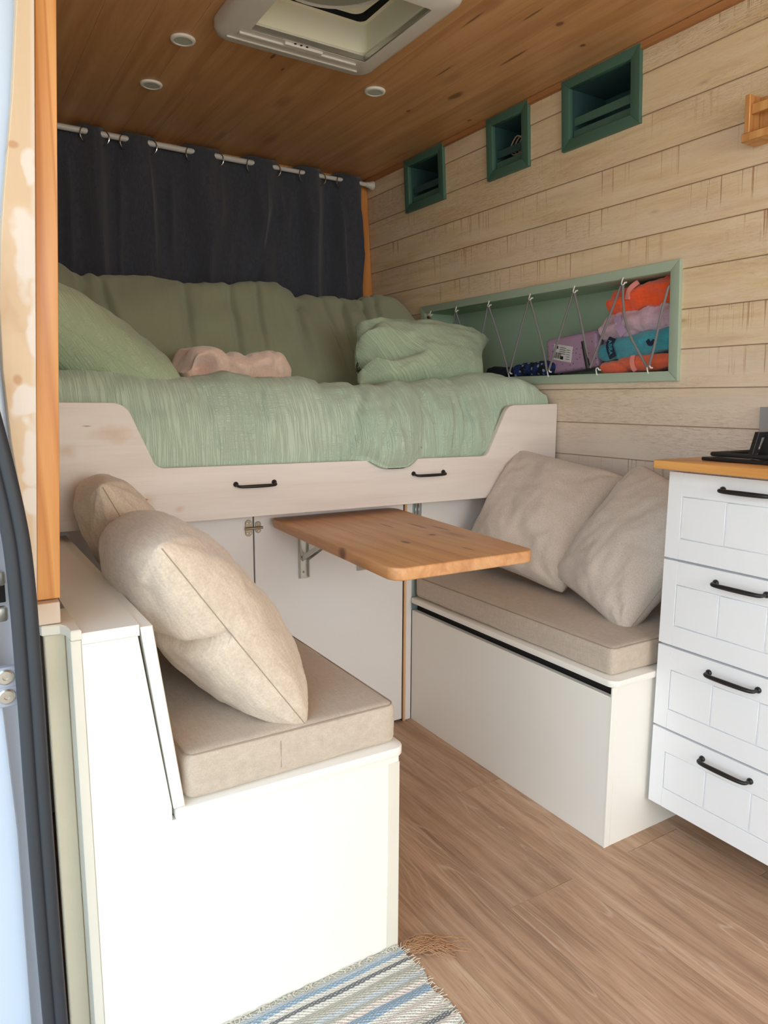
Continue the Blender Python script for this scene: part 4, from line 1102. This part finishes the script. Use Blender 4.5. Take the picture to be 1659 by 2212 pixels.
# lilac dotted box, tipped, with its price label
t = thing('gift_box', 'lilac dotted box with a barcode label leaning in the long niche', 'box', (wx(1.13) + .06, 1.76, nz0))
tilt = math.radians(-4.5)
Rb = Matrix.Rotation(tilt, 3, 'X')
def tip(bm, piv):
    for v in bm.verts: v.co = Rb @ (v.co - Vector(piv)) + Vector(piv)
    return bm
piv = (0, 1.845, nz0)
bm = NB(); rbox(bm, (.050, 1.640, nz0 + .008), (.085, 1.868, nz0 + .126), .012, 30); tip(bm, piv); part('box_body', shear(bm), M['lilac_box'], t, sharp=180)
bm = NB(); rbox(bm, (.088, 1.640, nz0 + .008), (.110, 1.868, nz0 + .126), .010, 30); tip(bm, piv); part('box_base', shear(bm), M['lilac_strap'], t, sharp=180)
def slabx(bm, y0, y1, z0, z1, x0, x1): box(bm, x0, x1, y0, y1, z0, z1, 0)
R2 = Matrix.Rotation(math.radians(14), 3, 'X')
def lab(bm):
    c = Vector((0, 1.788, nz0 + .070))
    for v in bm.verts: v.co = R2 @ (v.co - c) + c
    return shear(tip(bm, piv))
bm = NB(); slabx(bm, 1.748, 1.832, nz0 + .044, nz0 + .096, .0485, .0498); lb = part('label', lab(bm), M['label_white'], t)
bm = NB()
xx = 1.826
for k, w in enumerate((.0022, .0012, .003, .0012, .002, .001, .0026, .0012, .002)):
    if k % 2 == 0: slabx(bm, xx - w * 1.3, xx, nz0 + .050, nz0 + .070, .0480, .0484)
    xx -= w * 1.9
slabx(bm, 1.784, 1.796, nz0 + .049, nz0 + .060, .0480, .0484); slabx(bm, 1.812, 1.821, nz0 + .082, nz0 + .091, .0480, .0484)
for k in range(5): slabx(bm, 1.755, 1.772, nz0 + .052 + k * .0075, nz0 + .0535 + k * .0075, .0480, .0484)
for k in range(4): slabx(bm, 1.776, 1.804, nz0 + .067 + k * .0065, nz0 + .0687 + k * .0065, .0480, .0484)
part('barcode', lab(bm), M['ink'], lb)

def pdisp(p, n_): return p + n_ * (.006 * fbm((p.y * 14, p.z * 14, p.x * 9), 3)) + Vector((0, 0, -.02 * smooth(1.96, 2.06, p.y)))
bm = NB(); rbox(bm, (.030, 1.825, nz0 + .006), (.11, 2.045, nz0 + .052), .026, 36, pdisp); shear(bm)
solo('pouch', bm, M['pouch'], 'navy floral cloth pouch lying in the long niche beside the lilac box', 'pouch', sharp=180)
bm = NB(); rbox(bm, (.045, 2.05, nz0 + .004), (.11, 2.20, nz0 + .04), .016, 24, lambda p, n_: p + n_ * .006 * fbm((p.y * 16, p.z * 16, 3), 3)); shear(bm)
solo('bag', bm, M['box_lining'], 'dark bag lying in the far end of the long niche behind the pillow corner', 'bag', sharp=180)

# three small green niches under the ceiling
smalls = [(2.350, 2.616, 'small green niche nearest the charcoal curtain', 1), (1.886, 2.095, 'small green niche holding a coil of cream cable', 1), (1.445, 1.737, 'widest green niche under the ceiling with two rails', 2)]
for (a, b, lab_, nr) in smalls:
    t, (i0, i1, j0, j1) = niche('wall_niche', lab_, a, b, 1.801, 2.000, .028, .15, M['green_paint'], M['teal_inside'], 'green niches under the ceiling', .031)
    for k in range(2 if nr == 2 else 2):
        z0 = j0 + (.009 if k == 0 else .034)
        bm = NB()
        if k == 0: box(bm, .008, .012, i0 + .0005, i1 - .0005, j0 + .008, j0 + .028, .001)
        else: box(bm, .010, .014, i0 + .0005, i1 - .0005, j0 + .040, j0 + .064, .001)
        part('rail', shear(bm), M['green_paint'] if nr == 2 or k == 0 else M['teal_inside'], t)
t = thing('cable_coil', 'coil of cream cable behind the rail of the middle green niche', 'cable', (wx(1.85) + .05, 1.99, 1.855))
bm = NB()
for k in range(4):
    cy, cz, rad = 1.992 - .009 * k, 1.899, .032 - .002 * k
    tube(bm, [Vector((wx(1.87) + .035 + .007 * k + .004 * math.sin(q * .5), cy + rad * math.cos(q * 2 * PI / 28), cz + rad * .92 * math.sin(q * 2 * PI / 28))) for q in range(28)], .0021, 8, True)
part('cable', bm, M['cable'], t)

# small timber rack on the wall, cut by the picture edge
t = thing('wall_rack', 'small honey pine rack fixed to the board wall at the edge of view', 'rack', (1.70, .98, 1.65))
bm = NB(); box(bm, -.052, -.001, 1.095, 1.108, 1.668, 1.752, .0015); part('side', shear(bm), M['rack'], t)
bm = NB(); box(bm, -.052, -.001, .80, .813, 1.668, 1.752, .0015); part('side', shear(bm), M['rack'], t)
bm = NB(); box(bm, -.056, -.001, .795, 1.112, 1.648, 1.6675, .0015); part('base', shear(bm), M['rack'], t)
bm = NB(); box(bm, -.046, -.036, .8135, 1.0945, 1.708, 1.730, .001); box(bm, -.012, -.001, .8135, 1.0945, 1.668, 1.75, .001); part('slat', shear(bm), M['rack'], t)
bm = NB(); box(bm, -.010, -.0005, .62, 1.062, .93, 1.0275, .001)
solo('splash_panel', shear(bm), M['grey_plate'], 'grey splash panel on the board wall behind the hob', 'panel')

# ================================================================== KITCHEN UNIT
KY1, KY0 = 1.0375, .6375
t = thing('drawer_unit', 'cool white kitchen unit with four shaker drawers and black handles', 'drawer unit', (1.58, .84, 0))
bm = NB(); box(bm, 1.413, 1.760, KY0, KY1 - .0015, .088, .888, .001); part('carcass', bm, M['cab'], t)
bm = NB(); box(bm, 1.60, 1.75, KY0 + .01, KY1 - .02, 0, .0875, .001); part('plinth', bm, M['dark'], t)  # shade under the drawers is put into this dark colour
zs = [(.0905, .2835), (.2865, .4845), (.4875, .686), (.689, .8865)]
XF = 1.396
for (z0, z1) in zs:
    g = .001
    bm = NB()
    box(bm, XF + .004, XF + .0165, KY0 + g, KY1 - g, z0 + g, z1 - g, .0008)
    y0, y1, a, b = KY0 + g, KY1 - g, z0 + g, z1 - g
    iy0, iy1, ia, ib = y0 + .042, y1 - .036, a + .047, b - .053
    for bx_ in ((y0, iy0, a, b), (iy1, y1, a, b), (iy0, iy1, a, ia), (iy0, iy1, ib, b)):
        box(bm, XF, XF + .0045, *bx_, .0005)
    n = 3; wv = (iy1 - iy0) / n
    for k in range(n):
        box(bm, XF + .0012, XF + .0045, iy0 + k * wv + .0014, iy0 + (k + 1) * wv - .0014, ia + .0012, ib - .0012, .0010)
    d = part('drawer', bm, M['cab'], t)
    part('handle', bow_handle((XF, .8475, z1 - .0285), (0, 1, 0), (-1, 0, -.05), .112, .021, .0046), M['black'], d)
bm = NB(); prism(bm, roundpoly([(1.350, 1.0495), (1.350, .25), (1.768, .25), (1.768, 1.0495)], [.008, 0, 0, 0], 4), 'z', .8935, .9125, .003, 2)
solo('worktop', bm, M['worktop'], 'oak worktop with rounded corner on the kitchen unit', 'worktop')
bm = NB(); box(bm, 1.42, 1.755, .30, KY0 - .002, .088, .89, .001); box(bm, 1.60, 1.75, .30, KY0 - .002, 0, .088, 0)
solo('kitchen_cabinet', bm, M['cab'], 'plain white cabinet carrying the far end of the worktop', 'cabinet')
t = thing('gas_hob', 'black gas hob with a raised pan grate on the oak worktop', 'hob', (1.57, .75, .913))
bm = NB(); box(bm, 1.432, 1.72, .48, .985, .9130, .9205, .002, 2); part('hob_plate', bm, M['hob'], t)
bm = NB()
x0, x1, y0, y1 = 1.452, 1.700, .52, .972
tube(bm, [(x0, y0, .927), (x0, y1, .927), (x1, y1, .927), (x1, y0, .927)], .0050, 8, True)
def bar(p, q, r=.0052): tube(bm, [p, q], r, 8)
for yy in (.90, .72, .60):
    pass
part('grate_frame', bm, M['hob'], t)
for yy in (.885, .60):
    bm = NB()
    prism(bm, [(x0 - .004, .922), (x0 + .018, .978), (x1 - .018, .978), (x1 + .004, .922), (x1 - .012, .922), (x1 - .030, .966), (x0 + .030, .966), (x0 + .012, .922)], 'y', yy - .005, yy + .005, .001)
    part('grate_bar', bm, M['hob'], t)
for xx in (1.500, 1.655):
    bm = NB()
    prism(bm, [(y1 - .074, .922), (y1 - .092, .978), (y0 + .07, .978), (y0 + .052, .922), (y0 + .084, .922), (y0 + .094, .966), (y1 - .118, .966), (y1 - .108, .922)], 'x', xx - .0045, xx + .0045, .001)
    part('grate_bar', bm, M['hob'], t)
bm = NB(); lathe(bm, [(.0005, 0), (.045, 0), (.045, .008), (.03, .016), (.0005, .018)], (1.577, .74, .9205), (0, 0, 1), 32); part('burner', bm, M['hob'], t)

# ================================================================== RUG
t = thing('rag_rug', 'striped rag rug in cream blue and grey on the plank floor by the bench end', 'rug', (.35, .65, .0))
def rug_pt(u, s):
    y = .12 + u * (1.0395 - .12)
    edge = .683 + .004 * math.sin(y * 60) + .006 * nz(y * 20) - .012 * (1.033 - y)
    x = -.08 + s * (edge + .08)
    yy = y - .012 * smooth(.5, -.1, x) * (1 if u > .9 else 0) + .002 * nz(x * 14, y * 3)
    return Vector((x, yy, .0065 + .0015 * nz(x * 12, y * 9) + .0012 * math.sin(y * 260)))
bm = NB(); sheet(bm, rug_pt, 300, 60)
r_ = bmesh.ops.extrude_face_region(bm, geom=bm.faces[:])
for v in [g for g in r_['geom'] if isinstance(g, bmesh.types.BMVert)]: v.co.z = .0004
part('rug_cloth', bm, M['rug'], t, sharp=60)
bm = NB(); rnd = random.Random(5)
for k in range(150):
    y = .30 + .735 * k / 150 + rnd.uniform(-.003, .003)
    x = .680 - .012 * (1.033 - y); L_ = rnd.uniform(.004, .013)
    if k > 138: L_ = rnd.uniform(.010, .022)
    dy = rnd.uniform(-.008, .008)
    tube(bm, [(x - .006, y, .006), (x + L_ * .5, y + dy * .4, rnd.uniform(.004, .010)), (x + L_, y + dy, rnd.uniform(.002, .008))], .0008, 5)
for k in range(70):
    x = .30 + .38 * rnd.random()
    tube(bm, [(x, 1.030, .007), (x + rnd.uniform(-.006, .006), 1.0345, .0095), (x + rnd.uniform(-.008, .008), 1.038, .010)], .0006, 5)
part('fringe', bm, M['yarn'], t, kind='stuff')
bm = NB()
for k in range(90):
    a = rnd.gauss(0, .30); L_ = rnd.uniform(.04, .125)
    s0 = Vector((.690 + rnd.uniform(-.006, .006), 1.030 + rnd.uniform(-.010, .010), .004))
    d = Vector((math.cos(a), math.sin(a) * .55 - .55, 0)).normalized()
    pts = [s0]
    curl = rnd.uniform(-.02, .02)
    for q in range(1, 7):
        f = q / 6
        pts.append(s0 + d * L_ * f + Vector((0, curl * math.sin(f * 3.2 + k), .012 * math.sin(PI * f) * rnd.uniform(.2, 1.1) + .0005)))
    tube(bm, pts, .00055, 4, caps=False)
for k in range(14):
    c = Vector((.700 + rnd.uniform(-.006, .02), 1.022 + rnd.uniform(-.012, .012), .008)); rad = rnd.uniform(.008, .016)
    tube(bm, [c + Vector((rad * math.cos(q * .6), rad * .8 * math.sin(q * .6), .004 * math.sin(q * .9 + k))) for q in range(9)], .0006, 4, caps=False)
part('tassel', bm, M['jute'], t, 'frayed tuft of brown jute fibre at the rug corner', kind='stuff')

# ================================================================== OUTSIDE GROUND, LIGHT, CAMERA
bm = NB(); box(bm, -14, -.35, -12, 12, -.62, -.55, 0)
n = NT('pale_gravel'); g = n.noise(n.obj, 30, 5)
struct('ground', bm, n.done(n.ramp(g, [(.3, rgb(190, 178, 158)), (.7, rgb(220, 208, 188))]), .9), 'pale ground outside the van')

w = bpy.data.worlds.new('daylight'); S.world = w; w.use_nodes = True
nt = w.node_tree; nt.nodes.clear()
o_ = nt.nodes.new('ShaderNodeOutputWorld'); bg = nt.nodes.new('ShaderNodeBackground'); tc = nt.nodes.new('ShaderNodeTexCoord')
sp = nt.nodes.new('ShaderNodeSeparateXYZ'); rp = nt.nodes.new('ShaderNodeValToRGB')
mp = nt.nodes.new('ShaderNodeMapRange'); mp.inputs[1].default_value = -1; mp.inputs[2].default_value = 1
nt.links.new(tc.outputs['Generated'], sp.inputs[0]); nt.links.new(sp.outputs[2], mp.inputs[0]); nt.links.new(mp.outputs[0], rp.inputs[0])
cr = rp.color_ramp
while len(cr.elements) < 4: cr.elements.new(.5)
for e, (p, c) in zip(cr.elements, [(0, (.47, .46, .40, 1)), (.49, (.60, .60, .54, 1)), (.52, (.88, .97, 1, 1)), (1, (.46, .74, 1, 1))]): e.position = p; e.color = c
nt.links.new(rp.outputs[0], bg.inputs[0]); bg.inputs[1].default_value = 3.4; nt.links.new(bg.outputs[0], o_.inputs[0])

def lamp(name, typ, energy, col, loc, target, **k):
    l = bpy.data.lights.new(name, typ); l.energy = energy; l.color = col
    for a, b in k.items(): setattr(l, a, b)
    o = bpy.data.objects.new(name, l); COL.objects.link(o); o.location = loc
    o.rotation_euler = (Vector(target) - Vector(loc)).to_track_quat('-Z', 'Y').to_euler(); return o
# daylight through the windscreen at the cab end
lamp('windscreen_daylight', 'AREA', 28, (1.0, .97, .86), (.75, -2.2, 1.30), (.75, 1.0, .9), shape='RECTANGLE', size=1.5, size_y=.85)

YAW, PITCH, ROLL = math.radians(31.75086), math.radians(8.83789), math.radians(-.28377)
fw = Vector((math.sin(YAW) * math.cos(PITCH), math.cos(YAW) * math.cos(PITCH), -math.sin(PITCH)))
r0 = Vector((math.cos(YAW), -math.sin(YAW), 0)); d0_ = fw.cross(r0)
rt = r0 * math.cos(ROLL) + d0_ * math.sin(ROLL); dn = d0_ * math.cos(ROLL) - r0 * math.sin(ROLL)
cam = bpy.data.cameras.new('camera'); co = bpy.data.objects.new('camera', cam); COL.objects.link(co)
mt = Matrix((rt, -dn, -fw)).transposed().to_4x4(); mt.translation = Vector((0, 0, 1.04085)); co.matrix_world = mt
cam.sensor_fit = 'HORIZONTAL'; cam.sensor_width = 36; cam.lens = 1557.84 / 1659 * 36; cam.clip_start = .02
S.camera = co
S.view_settings.view_transform = 'Standard'; S.view_settings.look = 'None'; S.view_settings.gamma = 1; S.view_settings.use_curve_mapping = False
S.view_settings.exposure = 0.0
S.cycles.max_bounces = 10; S.cycles.diffuse_bounces = 7; S.cycles.use_denoising = True
